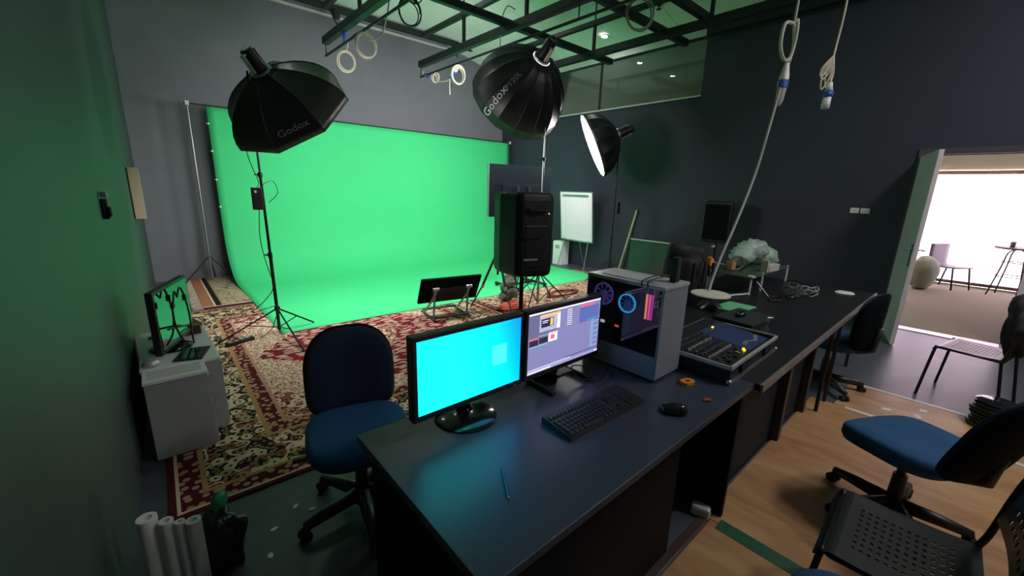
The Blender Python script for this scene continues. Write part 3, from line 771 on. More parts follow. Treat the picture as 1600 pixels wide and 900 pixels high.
o = MB().box(-.075, -.11, 0, .075, .11, .010, .003).build('tablet', M_black); o.location = (.09, 3.20, .5055); o.rotation_euler[2] = -.3
tag(o, 'black tablet lying on the white cabinet before the monitor', 'tablet'); MB().box(-.068, -.10, .010, .068, .10, .0108).build('screen', M_gloss, o)
t = thing('box', 'dark brown box with reddish lid on the farthest cabinet', 'box', (.10, 3.72, .5005), .2)
MB().box(-.06, -.08, 0, .06, .08, .06, .004).build('body', mat('dark_brown_card', (.05, .025, .02), .6), t); MB().box(-.07, -.09, .06, .07, .09, .075, .003).build('lid', mat('red_brown_card', (.22, .07, .04), .6), t)
o = MB().cbox((0, 0, .0), (.05, .05, .008), bev=.003).build('coaster', M_black); o.location = (-.10, 3.72, .5045); tag(o, 'small black square on the farthest cabinet near the wall', 'coaster')
o = MB().lathe([(0, 0), (.04, 0), (.045, .02), (.03, .04), (0, .042)]).build('tape_roll', M_silver, None, True); o.location = (-.115, 3.13, .506); tag(o, 'grey round lump at the foot of the monitor on the cabinet', 'tape roll')

# rolls and bag at the bottom left
for k, (x, y, h, r) in enumerate(((-.155, 1.765, .42, .030), (-.105, 1.735, .40, .022), (-.068, 1.715, .39, .016), (-.03, 1.70, .385, .024))):
    o = MB().lathe([(0, .0), (r, 0), (r, h), (r*.55, h), (r*.55, h-.02), (0, h-.02)], None, 20).build('paper_roll', M_white, None, True, angle=40); o.location = (x, y, .001)
    tag(o, ['thickest white paper roll standing against the left wall', 'white paper roll standing second from the left wall', 'thinnest white roll in the row by the left wall', 'white paper roll standing beside the black bag'][k], 'paper roll', 'white rolls by the left wall')
b = MB(); b.blob((0, 0, .13), (.085, .09, .14), None, 4, .35, 3, 2.2)
o = b.build('plastic_bag', mat('black_bin_bag', (.010, .014, .012), .3, 0, .2, 10, .4, bscale=25), None, True); o.location = (.045, 1.86, .0)
b = MB(); b.blob((.01, .02, .29), (.030, .022, .06), (.2, .3, 0), 3, .4, 5, 3); b.build('green_top', mat('green_plastic', (.02, .20, .09), .4), o, True)
tag(o, 'crumpled black plastic bag with green top beside the white rolls', 'bag')
for k, (x, y) in enumerate(((.245, 1.93), (.20, 1.78), (.42, 1.95), (.36, 2.02))):
    o = MB().prism([(-.018, -.006), (.0, -.012), (.02, .0), (.008, .012), (-.012, .008)], 0, .003).build('paper_scrap', M_white); o.location = (x, y, .0005); o.rotation_euler[2] = k*1.3
    tag(o, ['tiny white paper scrap on the dark floor beside the black bag', 'white paper scrap on dark floor nearest the camera', 'largest white paper scrap in front of the blue chair caster', 'white paper scrap at the rug edge'][k], 'paper scrap', 'white scraps on the dark floor')

# ------------------------------------------------------------------ chairs
M_blue2 = mat('dark_navy_chair_fabric', (.005, .018, .045), .9, 0, .2, 90, .3, bscale=500)
def office_chair(label, loc, rz, back_h=.46, tilt=.12, zb=.435):
    t = thing('office_chair', label, 'chair', loc, rz)
    out = []
    for k in range(40):
        a = 2*PI*k/40; c, s_ = math.cos(a), math.sin(a)
        p = 2/3.2
        out.append((math.copysign(abs(c)**p, c)*.235*(1+.03*s_), math.copysign(abs(s_)**p, s_)*.225))
    b = MB()
    rows = [(.80, .388), (.95, .398), (1.0, .428), (.985, .468), (.90, .482), (.5, .482), (0.01, .478)]
    rings = [[b.bm.verts.new((x*f, y*f, z-.028*max(0, (y*f/.225))**3-(.0 if z < .47 else .012*(1-min(1, (x*f/.2)**2))))) for x, y in out] for f, z in rows]
    b._f(list(reversed(rings[0])))
    for A, B in zip(rings, rings[1:]):
        for k in range(40): b._f([A[k], A[(k+1) % 40], B[(k+1) % 40], B[k]])
    b._f(rings[-1])
    b.build('seat', M_blue, t, True)
    # backrest: curved pad + black shell
    def back(off, grow, mt, name):
        b = MB(); n = 40
        fr = []
        for ring_f, dy in ((.0, .03), (.55, .03), (.88, .024), (1.0, .006), (.97, -.012), (.6, -.018), (0, -.018)):
            R_ = []
            for k in range(n):
                a = 2*PI*k/n; c, s_ = math.cos(a), math.sin(a); p = 2/2.9
                x = math.copysign(abs(c)**p, c)*(.215+grow)*ring_f; z = math.copysign(abs(s_)**(2/2.3 if s_ > 0 else 2/5), s_)*(back_h/2+grow)*ring_f
                if s_ < 0: x = math.copysign(abs(c)**(2/5), c)*(.215+grow)*ring_f
                R_.append(b.bm.verts.new((x, -.235+off+dy+.9*x*x-(z+back_h/2)*tilt, zb+back_h/2+z)))
            fr.append(R_)
        for A, B in zip(fr, fr[1:]):
            for k in range(n): b._f([A[k], A[(k+1) % n], B[(k+1) % n], B[k]])
        bmesh.ops.remove_doubles(b.bm, verts=b.bm.verts[:], dist=1e-5)
        b.build(name, mt, t, True)
    back(0, 0, M_blue2, 'backrest'); back(-.025, .006, M_blackmat, 'back_shell')
    b = MB(); b.tube([(0, -.02, .40), (0, -.20, .395), (0, -.285, .43), (0, -.31, .62)], .02, 8, rs=[.028, .026, .022, .020]); b.build('back_bracket', M_black, t, True)
    MB().cbox((0, -.01, .378), (.16, .22, .035), bev=.006).build('mechanism', M_black, t)
    b = MB(); b.cyl((.07, .02, .39), (.24, .04, .385), .007); b.cbox((.26, .04, .385), (.06, .025, .016), bev=.004); b.build('lever', M_black, t)
    b = MB(); b.lathe([(.018, .39), (.018, .26), (.028, .26), (.034, .09), (.05, .085), (.05, .055), (0, .055)], None, 18); b.build('gas_column', M_black, t, True, angle=40)
    for k in range(5):
        a = 2*PI*k/5+.35; c, s_ = math.cos(a), math.sin(a)
        leg = MB().tube([(c*.03, s_*.03, .095), (c*.17, s_*.17, .085), (c*.285, s_*.285, .070)], .02, 8, rs=[.036, .030, .021]).build('base_arm', M_black, t, True)
        b = MB()
        for d in (-.016, .016):
            q = V((c*.285-s_*d, s_*.285+c*d, .0265)); ax = V((-s_, c, 0))
            b.tube([q-ax*.009, q+ax*.009], .026, 14)
        b.cyl((c*.285, s_*.285, .03), (c*.285, s_*.285, .07), .009)
        b.build('caster', M_rubber, leg)
    return t
chL = office_chair('blue fabric office chair between desk corner and rug, facing the desk', (.625, 1.80, 0), math.radians(166), .455, .06)
dup(chL, (4.24, .66, .0), math.radians(-12), 'dark blue office chair pushed under the far end of long table')
chR = office_chair('blue office chair with black back shell on the plywood', (2.655, .025, .0105), math.radians(-27), .46, .32, .43)
dup(chR, (1.235, -.045, .0105), math.radians(8), 'blue chair seat peeking in at the bottom edge beside the green tape')

def perforated_chair(label, loc, rz):
    t = thing('perforated_chair', label, 'chair', loc, rz, 'black perforated chairs')
    W, D = .43, .39
    nu, nv = 37, 37
    def fn(u, v):
        x = (u-.5)*W; y = (v-.5)*D+.02
        z = .452-.010*math.sin(v*PI)
        if v > .86: z -= ((v-.86)/.14)**2*.035
        x *= 1-.04*(1-v)
        return V((x, y, z))
    def skip(i, j): return 7 <= i <= 29 and 5 <= j <= 29 and i % 3 != 0 and j % 2 == 0 and i % 3 == 1
    b = MB(); b.grid(fn, nu, nv, skip); b.build('seat', M_seat, t, False, .005)
    b = MB()
    ring = spline([(-.205, .205, .435), (.205, .205, .435), (.20, -.20, .44), (-.20, -.20, .44)], 1, True)
    b.tube([(-.21, .17, .437), (-.19, .195, .43), (.19, .195, .43), (.21, .17, .437), (.205, -.17, .437), (-.205, -.17, .437)], .010, 8, True); b.build('seat_frame', M_blackm, t, True)
    for s in (-1, 1):
        MB().tube(spline([(s*.19, .195, .432), (s*.215, .20, .40), (s*.225, .235, .0)], 5), .0105, 8).build('leg', M_legp, t, True)
        MB().tube(spline([(s*.205, -.16, .435), (s*.215, -.17, .40), (s*.225, -.23, .0)], 5), .0105, 8).build('leg', M_legp, t, True)
        MB().tube(spline([(s*.205, -.16, .437), (s*.208, -.18, .50), (s*.20, -.20, .66), (s*.185, -.215, .76), (s*.13, -.22, .795)], 6), .0105, 8).build('back_post', M_legp, t, True)
    MB().tube([(-.13, -.22, .795), (.13, -.22, .795)], .0105, 8).build('top_rail', M_legp, t)
    b = MB()
    def bf(u, v):
        x = (u-.5)*.385; z = lerp(.575, .80, v); return V((x, -.185-.04*v-.35*(0.19**2-x*x), z))
    b.grid(bf, 19, 12, lambda i, j: i % 2 == 1 and j % 2 == 0 and 2 < i < 17 and 1 < j < 11); b.build('backrest', M_seat, t, False, .005)
    return t
M_seat = mat('black_perforated_plastic', (.020, .026, .026), .30, 0, .15, 20)
M_legp = mat('dark_brown_black_steel', (.020, .013, .012), .35, .4)
pc = perforated_chair('black perforated chair at the bottom right corner on the plywood', (1.765, -.045, .0105), math.radians(2))
dup(pc, (4.90, -.18, .0), math.radians(-12), 'black perforated chair on the dark floor before the doorway')
o = MB(); o.blob((0, 0, .60), (.20, .09, .22), (.05, 0, 0), 4, .25, 9, 2.0); o.blob((.03, .02, .75), (.17, .085, .16), None, 3, .3, 4, 2)
o = o.build('jacket', mat('dark_navy_jacket', (.022, .022, .032), .85, 0, .2, 12, .3), None, True); o.location = (4.83, -.36, .06); o.rotation_euler[2] = -.2
tag(o, 'dark jacket bundle hung over the back of the chair before the doorway', 'jacket')
t = thing('cable_reel', 'stack of black cable rings on the plywood beside the blue chair', 'cable reel', (4.42, -.33, .0105))
for k in range(7):
    MB().lathe([(.085, .012), (.095, .0), (.115, 0), (.125, .012), (.115, .024), (.095, .024), (.085, .012)], Matrix.Translation((.010*math.sin(k*2.1), .01*math.cos(k*1.7), k*.026)), 28).build('ring', M_gloss if k == 6 else M_black, t, True)
MB().lathe([(0, .184), (.10, .184), (.115, .194), (.09, .206), (.0, .200)], None, 28).build('lid', M_gloss, t, True, angle=40)

# ------------------------------------------------------------------ desk and long table
t = thing('desk', 'dark slate office desk carrying the two lit monitors', 'desk', (.44, .555, 0))
MB().box(0, 0, .722, 1.585, .74, .75, .003).build('top', M_desk, t)
MB().box(.035, .03, 0, .06, .71, .722).build('side_panel', M_desks, t)
MB().box(1.535, .03, 0, 1.56, .71, .722).build('side_panel', M_desks, t)
MB().box(.40, .10, .02, 1.12, .12, .722).build('front_panel', M_desks, t)  # added black sheet standing in for shade in the open knee space
MB().box(1.12, .50, .02, 1.535, .52, .722).build('modesty_panel', M_desks, t)
MB().box(1.12, .121, .02, 1.14, .50, .722).build('inner_panel', M_desks, t)
MB().box(.06, .04, .02, .38, .60, .722, .003).build('pedestal', M_desks, t)
t = thing('long_table', 'long black table with metal edge running from the desk to the door', 'table', (2.03, .535, 0))
MB().box(.001, .0, .715, 3.0, 1.22, .748, .003).build('top', mat('black_table_laminate', (.009, .010, .014), .42, 0, .2, 40), t)
MB().box(.0, -.016, .712, 3.0, -.0005, .751, .002).build('edge_trim', mat('worn_metal_edge', (.34, .30, .28), .4, .6, .3, 8), t)
MB().box(.0, .135, .0, 1.55, .15, .715).build('front_panel', mat('dark_blue_panel', (.008, .014, .024), .6, spec=.2), t)
for x in (.95, 1.53): MB().box(x-.028, .085, 0, x+.028, .134, .715, .003).build('leg', mat('grey_brown_post', (.045, .043, .043), .5), t)
for x, y in ((1.62, .03), (1.86, .03), (2.92, .08), (2.92, 1.15), (.08, 1.15), (1.6, 1.15)):
    MB().tube([(x, y, 0), (x, y, .715)], .013, 8).build('leg', M_legp, t)
# white plug and cables under the desk
b = MB(); b.cbox((0, 0, .03), (.055, .09, .058), (0, 0, .3), .012)
o = b.build('power_adapter', M_white); o.location = (1.925, .665, .001); tag(o, 'white power adapter on the floor below the desk end', 'adapter')

# monitors on the desk
M_desktop = grad_screen()
t, s_ = monitor('left desk monitor showing a bright cyan picture', (.81, 1.115, .75), 0, .487, .305, .08, M_desktop, 'round')
MB().cbox((.20, -.006, .088), (.010, .003, .006)).build('power_light', M_alu, t)
put_text('ASUS', .0001, M_black, t, lambda x, y: V((x, -.003, .09+y)), 'logo') if False else None
t, s_ = monitor('right desk monitor showing an editing program window', (1.310, 1.115, .75), 0, .497, .305, .08, emit('editor_grey', (.215, .215, .43), 1.0), 'flat')
UI = {'w': emit('ui_white', (.78, .76, .86), 1.1), 'k': emit('ui_dark', (.025, .025, .06), 1), 'b': emit('ui_blue', (.10, .14, .42), 1), 'r': emit('ui_pink', (.85, .12, .20), 1), 'c': emit('ui_cyan', (.25, .60, .75), 1),
      'y': emit('ui_yellow', (.9, .55, .15), 1), 'g': emit('ui_grey', (.14, .14, .26), 1)}
ui = MB(); keys = list(UI); W_, H_ = .461, .263
def rect(k, u0, v0, u1, v1, d=.0):
    ui.mi = keys.index(k); x0 = -W_/2; z1 = .08+.305-.018
    ui.box(x0+u0*W_, -.0061-d, z1-v1*H_, x0+u1*W_, -.0056-d, z1-v0*H_)
rect('w', 0, 0, 1, .025); rect('g', 0, .025, .36, .42); rect('b', .68, .09, .98, .36); rect('r', .69, .05, .90, .085)
rect('w', .13, .06, .40, .33); rect('y', .14, .05, .40, .085, .0004); rect('k', .15, .12, .31, .26, .0004); rect('y', .265, .13, .30, .25, .0008); rect('w', .165, .15, .245, .162, .0008); rect('w', .165, .18, .23, .19, .0008)
rect('r', 0, .40, .12, .43); rect('k', .01, .435, .12, .53); rect('k', .13, .425, .245, .52); rect('w', .25, .37, .37, .53); rect('r', .28, .42, .33, .49, .0004); rect('y', .26, .375, .36, .39, .0004); rect('c', .12, .385, .38, .395, .0002); rect('c', .01, .54, .24, .55)
for k in range(9):
    rect('w', .50, .06+k*.033, .565, .06+k*.033+.012); rect('k', .51, .075+k*.033, .55, .082+k*.033, .0004)
for k in range(18):
    rect('c', .86+.01*(k % 2), .36+k*.030, .86+.05+.02*((k*7) % 3)/2, .368+k*.030); rect('c' if k % 3 else 'k', .94, .36+k*.030, .965+.015*((k*5) % 3)/2, .369+k*.030)
rect('c', .80, .33, 1, .336)
for k in range(26): rect('w', .01+k*.022, .925-.004*(k % 2), .024+k*.022, .94)
rect('k', .50, .90, 1, .91); rect('w', 0, .96, 1, .985); rect('b', .3, .965, .95, .98, .0004)
ui.build('screen_content', list(UI.values()), s_)
# keyboard
t = thing('keyboard', 'black keyboard lying in front of the right monitor', 'keyboard', (1.225, .862, .7505), math.radians(-1.5))
MB().prism([(-.075, 0), (.075, 0), (.075, .026), (.06, .027), (-.075, .014)], -.225, .225, Matrix(((0, 0, 1, 0), (1, 0, 0, 0), (0, 1, 0, 0), (0, 0, 0, 1)))).build('body', mat('keyboard_black', (.016, .018, .022), .42), t)
M_key = mat('key_black', (.022, .025, .032), .32)
km = None; rows = 6; cnt = 0
def key(x, y, w):
    global cnt
    cnt += 1
    z = .0165+.011*(y+.07)/.135
    b = MB(); M = Matrix.Translation((x, y, z)) @ Matrix.Rotation(.086, 4, 'X')
    b.box(-w/2, -.0075, -.002, w/2, .0075, .006, .0015, M, 1); b.build('key', M_key, t)
for r in range(6):
    y = -.058+r*.0195+(.008 if r == 5 else 0)
    if r == 0:
        for x, w in ((-.205, .022), (-.18, .02), (-.156, .02), (-.085, .11), (-.012, .02), (.012, .02), (.036, .02)): key(x, y, w)
    else:
        for k in range(13): key(-.205+k*.0201, y, .0165)
    if r in (0, 3, 4):
        for k in range(3): key(.075+k*.0195, y, .0165)
    if r in (1,): key(.0945, y, .0165)
    if r < 5 and cnt < 99:
        for k in range(4 if r else 3):
            if cnt < 99: key(.148+k*.0195, y, .0165)
# mouse
def mouse(label, loc, rz, sc_=1):
    t = thing('mouse', label, 'mouse', loc, rz)
    b = MB(); n = 28
    fr = []
    for f, z in ((.9, 0), (1, .006), (.99, .016), (.85, .028), (.55, .036), (0.02, .038)):
        fr.append([b.bm.verts.new((math.cos(2*PI*k/n)*.031*f*sc_, (math.sin(2*PI*k/n)*.055*f-.004*(1-f))*sc_, z*sc_*(1-.15*math.sin(2*PI*k/n)))) for k in range(n)])
    b._f(list(reversed(fr[0])))
    for A, B in zip(fr, fr[1:]):
        for k in range(n): b._f([A[k], A[(k+1) % n], B[(k+1) % n], B[k]])
    b._f(fr[-1]); b.build('shell', M_gloss, t, True)
    MB().tube([(-.003*sc_, .028*sc_, .031*sc_), (.003*sc_, .028*sc_, .031*sc_)], .008*sc_, 12).build('wheel', M_alu, t)
    return t
mouse('black computer mouse on the desk right of the keyboard', (1.47, .667, .7505), math.radians(35))
# pen, orange bits
t = thing('pen', 'thin dark pen lying on the bare desk', 'pen', (.693, .79, .755), math.radians(58))
MB().tube([(-.07, 0, 0), (.05, 0, 0), (.068, 0, 0)], .004, 8, rs=[.004, .004, .001]).build('barrel', mat('pen_blue', (.03, .05, .10), .3), t); MB().cyl((-.074, 0, 0), (-.066, 0, 0), .003).build('end_cap', M_white, t)
b = MB()
out = [(-.032, -.012), (-.022, -.022), (.022, -.022), (.036, -.010), (.036, .010), (.022, .022), (-.022, .022), (-.032, .012)]
inn = [(x*.45, y*.4) for x, y in out]
for z0, z1 in ((0, .014),):
    vo = [[b.bm.verts.new((x, y, z)) for x, y in out] for z in (z0, z1)]; vi = [[b.bm.verts.new((x, y, z)) for x, y in inn] for z in (z0, z1)]
    for k in range(8):
        j = (k+1) % 8
        b._f([vo[0][k], vo[0][j], vo[1][j], vo[1][k]]); b._f([vi[0][j], vi[0][k], vi[1][k], vi[1][j]]); b._f([vo[1][k], vo[1][j], vi[1][j], vi[1][k]]); b._f([vo[0][j], vo[0][k], vi[0][k], vi[0][j]])
o = b.build('clamp_plate', M_orange); o.location = (1.765, .755, .7505); o.rotation_euler[2] = -.3; tag(o, 'orange plastic clip plate on the desk beside the computer case', 'clip')
o = MB().cbox((0, 0, .006), (.034, .013, .012), bev=.004).build('memory_stick', mat('orange_red_plastic', (.55, .13, .05), .4)); o.location = (1.672, .622, .7505); o.rotation_euler[2] = -.6; tag(o, 'small orange red stick near the desk edge', 'stick')

# ------------------------------------------------------------------ computer case
t = thing('computer_case', 'grey computer tower with glass side and coloured lights on the desk', 'computer', (1.64, .85, .7505))
CW, CD, CH = .222, .42, .452
b = MB(); b.box(0, 0, .012, CW, .012, CH-.012, .003); b.build('front_panel', M_pcgrey, t)
MB().box(-.004, -.004, CH-.016, CW+.004, CD, CH, .003).build('top_panel', M_pctop, t)
mg = mat('dust_filter_mesh', (.50, .53, .60), .6); nt = mg.node_tree
o = MB().box(.035, .05, CH, CW-.035, CD-.06, CH+.003).build('dust_filter', mg, t)
MB().box(.012, .012, .012, CW-.006, CD, .105, .0).build('power_shroud', M_pcgrey, t)
MB().box(0, .012, .010, .006, CD, .12, .001).build('lower_side_panel', M_pcgrey, t)
MB().box(CW-.006, .012, .012, CW, CD, CH-.016).build('far_side_panel', M_pcgrey, t)
MB().box(.006, CD-.006, .012, CW-.006, CD, CH-.016).build('rear_panel', M_black, t)
MB().box(CW-.03, .06, .115, CW-.024, CD-.03, CH-.03).build('motherboard', mat('motherboard_dark', (.03, .028, .045), .5), t)
MB().box(0, .012, .121, .004, CD, CH-.016).build('glass_panel', M_glass_d, t)
for x, y in ((.02, .03), (CW-.03, .03), (.02, CD-.04), (CW-.03, CD-.04)): MB().cyl((x, y, 0), (x, y, .013), .012).build('foot', M_rubber, t)
def fan(cx, cy, cz_, r, ringm, bladem, ax='x'):
    f = thing('x', None, None); bpy.data.objects.remove(f)
    M = Matrix.Translation((cx, cy, cz_)) @ Matrix.Rotation(-PI/2, 4, 'Y')
    b = MB(); b.lathe([(r*.86, -.004), (r, -.004), (r, .004), (r*.86, .004), (r*.86, -.004)], M, 36); o = b.build('fan', ringm, t, True, angle=40)
    b = MB(); b.lathe([(0, .006), (r*.30, .004), (r*.30, -.012), (0, -.012)], M, 20)
    for k in range(9):
        a = 2*PI*k/9
        b.poly([M @ V((math.cos(a+q)*rr*r, math.sin(a+q)*rr*r, z)) for q, rr, z in ((0, .28, .0), (.25, .84, .0), (.62, .84, -.008), (.45, .28, -.008))])
    b.build('fan_blades', bladem, o)
fan(.055, .215, .325, .048, emit('cyan_ring_light', (.03, .52, .85), 1.4), emit('blue_fan_glow', (.02, .08, .25), .5))
fan(.055, .355, .345, .058, emit('purple_ring_light', (.16, .11, .40), .6), emit('violet_fan_glow', (.14, .10, .36), .5))
MB().tube(spline([(.07, .215, .375), (.06, .15, .40), (.08, .07, .415), (.12, .04, .42)], 6), .006, 8).build('coolant_tube', M_cable_g, t, True)
for k, (y, c) in enumerate(((.128, (1, .32, .12)), (.112, (1, .10, .35)), (.098, (.85, .06, .45)))):
    m_ = MB().box(.09, y-.004, .255, CW-.03, y+.004, .385, .001).build('memory_module', M_black, t)
    b = MB(); b.box(.078, y-.0028, .262, .091, y+.0028, .385, .001); b.build('light_bar', emit('memory_light_%d' % k, c, 1.6 if k < 2 else 1.0), m_)
MB().box(.04, .06, .19, CW-.03, .36, .235, .004).build('graphics_card', M_black, t)
MB().box(.036, .24, .198, .04, .262, .208).build('card_light', emit('red_light', (1, .12, .05), 1.6), t)
MB().box(.036, .325, .20, .04, .36, .214).build('card_badge', emit('white_pink_light', (1, .75, .8), 1.4), t)
MB().box(.034, .34, .155, .045, .365, .165, .002).build('plug', M_white, t)
MB().box(.05, .03, .30, .10, .06, .33, .004).build('connector', M_alu, t)
MB().tube(spline([(.07, .05, .33), (.06, .045, .28), (.08, .05, .24)], 5), .005, 6).build('power_lead', M_cable_g, t)
o = MB().box(-.02, -.016, 0, .02, .016, .115, .004).build('antenna', M_black); o.location = (1.785, .885, 1.206); tag(o, 'short black block standing on top of the computer case', 'block')
b = MB()
for k in (0, .03): b.tube(spline([(1.636, .93+k, 1.19), (1.64, .93+k, 1.216), (1.75, .935+k, 1.222), (1.866, .935+k, 1.212), (1.87, .94+k, 1.14)], 6), .003, 6)
tag(b.build('cable', M_cable_b, None, True), 'two thin black leads laid across the computer case top', 'cable')
b = MB(); b.tube(spline([(1.42, 1.02, .76), (1.46, 1.10, .79), (1.40, 1.14, .80), (1.38, 1.08, .77), (1.46, 1.03, .757), (1.55, 1.06, .757)], 8), .003, 6); b.tube(spline([(1.40, .98, .755), (1.48, 1.0, .757), (1.58, 1.03, .757), (1.6, 1.1, .757)], 6), .003, 6)
tag(b.build('cable', M_cable_b, None, True), 'thin black wires curling on the desk behind the keyboard', 'cable')

# ------------------------------------------------------------------ mixer in its flight case
t = thing('flight_case', 'open black flight case with metal edges holding the audio mixer', 'case', (1.90, .625, .7505), math.radians(1.0))
CWX, CWY = .66, .40
b = MB(); th = .012; hh = .085
b.box(0, 0, 0, CWX, CWY, .01); b.box(0, 0, 0, CWX, th, hh); b.box(0, CWY-th, 0, CWX, CWY, hh); b.box(0, 0, 0, th, CWY, hh); b.box(CWX-th, 0, 0, CWX, CWY, hh)
b.build('tray', M_black, t)
b = MB()
for a, c in (((0, 0), (CWX, 0)), ((0, CWY), (CWX, CWY)), ((0, 0), (0, CWY)), ((CWX, 0), (CWX, CWY))):
    b.box(min(a[0], c[0])-.006, min(a[1], c[1])-.006, hh-.012, max(a[0], c[0])+.006, max(a[1], c[1])+.006, hh+.008, .003)
bb = b.build('edge_profile', M_alub, t)
b = MB(); b.box(-.006, -.008, .002, CWX+.006, .0, .016); b.box(CWX, -.006, .002, CWX+.008, CWY, .016); b.build('bottom_profile', M_alu, t)
for x, y in ((0, 0), (CWX, 0), (0, CWY), (CWX, CWY)): MB().blob((x, y, .014), (.014, .014, .014), None, 2).build('corner_ball', M_alu, t)
for x in (.15, .48): MB().box(x-.035, -.012, .03, x+.035, -.001, .075, .003).build('latch', M_gloss, t)
t = thing('audio_mixer', 'black and blue audio mixer with rows of knobs in the case', 'mixer', (1.915, .640, .765), math.radians(1.0))
b = MB(); b.prism([(0, 0), (.37, 0), (.37, .09), (.30, .085), (0, .055)], 0, .63, Matrix(((0, 0, 1, 0), (1, 0, 0, 0), (0, 1, 0, 0), (0, 0, 0, 1)))); b.build('body', mat('mixer_black', (.015, .016, .02), .4), t)
sl = math.atan2(.03, .30)
def mz(y): return .055+.03*y/.30 if y < .3 else .085+.005*(y-.3)/.07
b = MB(); b.poly([(.33, .02, mz(.02)+.001), (.61, .02, mz(.02)+.001), (.61, .29, mz(.29)+.001), (.33, .29, mz(.29)+.001)]); b.build('blue_panel', mat('mixer_blue', (.03, .055, .18), .4), t, False, .0015)
kn = None; cnt = 0
Mk = mat('knob_grey', (.10, .11, .12), .4); Mkw = mat('knob_white', (.5, .5, .5), .4)
for i in range(10):
    for j in range(6):
        x, y = .03+i*.028, .10+j*.034
        o = MB().lathe([(.006, 0), (.0065, .012), (.005, .013), (0, .013)], Matrix.Translation((x, y, mz(y))), 8).build('knob', Mk if j % 3 else Mkw, t)
for i in range(10): MB().cbox((.03+i*.028, .05+.02*math.sin(i*2.3), mz(.05)+.006), (.012, .022, .012), bev=.003).build('fader', Mkw if i == 7 else Mk, t)
for i in range(9): MB().cbox((.37+i*.026, .06+.012*math.sin(i), mz(.06)+.006), (.011, .020, .011), bev=.003).build('fader', Mkw, t)
for i in range(8): MB().cbox((.375+i*.028, .245, mz(.245)+.003), (.016, .012, .006)).build('button', Mk, t)
M_yl = emit('yellow_light', (1, .62, .05), 2.0)
for x, y in ((.30, .035), (.315, .045), (.475, .27)): MB().cbox((x, y, mz(y)+.004), (.014, .010, .008), bev=.002).build('button_light', M_yl, t)
o = MB().cbox((0, 0, .012), (.05, .022, .024), bev=.004).build('plug', mat('yellow_green_plastic', (.35, .55, .12), .4)); o.location = (2.255, .975, .860); o.location = (2.30, 1.07, .7495); o.rotation_euler[2] = .6
tag(o, 'small yellow green plug behind the mixer case', 'plug')
o = MB().cbox((0, 0, .012), (.14, .03, .022), bev=.004).build('power_bar', M_cabfront); o.location = (2.52, 1.03, .749); o.rotation_euler[2] = -.2; tag(o, 'short pale bar lying behind the mixer case', 'bar')
b = MB()
for k in range(4): b.tube(spline([(1.92+k*.05, 1.0, .80), (1.95+k*.05, 1.08, .83), (2.02+k*.06, 1.12, .77), (2.1+k*.05, 1.2, .757)], 6), .006, 6)
tag(b.build('cable', M_cable_b, None, True), 'black audio leads rising behind the mixer case', 'cable')

# ------------------------------------------------------------------ things on the long table
TZ = .7485
t = thing('laptop', 'closed dark laptop with a mouse on its lid on the table', 'laptop', (3.09, .985, TZ), math.radians(-4))
MB().box(-.19, -.13, 0, .19, .13, .012, .004).build('base', M_black, t); MB().box(-.19, -.13, .012, .19, .13, .022, .004).build('lid', mat('slate_lid', (.03, .035, .042), .35), t)
mouse('small black mouse lying on the closed laptop', (3.05, 1.0, TZ+.0225), math.radians(70), .9)
o = MB().box(-.15, -.105, 0, .15, .105, .004, .001).build('card', mat('mint_green_card', (.16, .55, .30), .7)); o.location = (3.36, 1.155, TZ); o.rotation_euler[2] = -.06; tag(o, 'mint green card lying behind the closed laptop', 'card')
t = thing('spray_bottle', 'small clear bottle standing beside the mixer case', 'bottle', (2.69, .735, TZ))
MB().lathe([(0, 0), (.022, 0), (.024, .01), (.024, .075), (.012, .095), (.010, .10), (.010, .112), (0, .112)], None, 20).build('body', M_clear, t, True, angle=40)
MB().lathe([(.012, .112), (.013, .13), (.007, .132), (.007, .145), (0, .145)], None, 14).build('cap', M_clear, t, True, angle=40)
MB().tube([(0, 0, .148), (.03, -.02, .148)], .005, 6).build('nozzle', M_white, t)
t = thing('round_stand', 'round white disc on a small stand where the long cable ends', 'disc', (3.24, 1.30, TZ))
MB().lathe([(0, .085), (.14, .085), (.145, .092), (.14, .100), (0, .100)], None, 40).build('disc', mat('cream_plastic', (.72, .70, .60), .5), t, True, angle=40)
for k in range(3):
    a = 2*PI*k/3+.5; MB().tube([(0, 0, .085), (.03*math.cos(a), .03*math.sin(a), .05), (.10*math.cos(a), .10*math.sin(a), .006)], .008, 8).build('leg', M_cabfront, t)
MB().cyl((0, 0, .03), (0, 0, .086), .018).build('stem', M_cabfront, t)
o = MB().tube([(3.07, 1.20, TZ+.03), (3.13, 1.22, TZ+.03)], .03, 10).build('camera_lens', M_black); tag(o, 'small black cylinder beside the white disc', 'cylinder')
t = thing('clamp_lamp', 'jointed table lamp with orange clamps and a tan head', 'lamp', (3.46, 1.42, TZ))
MB().lathe([(0, 0), (.05, 0), (.05, .012), (0, .012)]).build('base', M_black, t)
for s in (-.025, .025): MB().cyl((s, 0, .012), (s*1.1-.01, .0, .20), .006).build('rod', M_alu, t)
b = MB(); b.cbox((-.01, 0, .05), (.085, .035, .035), (0, .2, 0), .006); b.cbox((.02, 0, .02), (.04, .03, .03), (0, .5, 0), .006); b.build('lower_joint', M_orange, t)
MB().cyl((-.01, 0, .19), (-.035, 0, .31), .012).build('upper_rod', M_black, t)
b = MB(); b.cbox((-.035, 0, .32), (.035, .035, .075), None, .006); b.cbox((-.005, 0, .32), (.05, .03, .035), None, .006); b.build('upper_joint', M_orange, t)
MB().cyl((.0, 0, .315), (.30, -.02, .255), .006).build('boom', M_alu, t)
MB().cbox((.34, -.03, .25), (.085, .06, .075), (0, .2, 0), .008).build('lamp_body', mat('tan_plastic', (.45, .25, .12), .5), t)
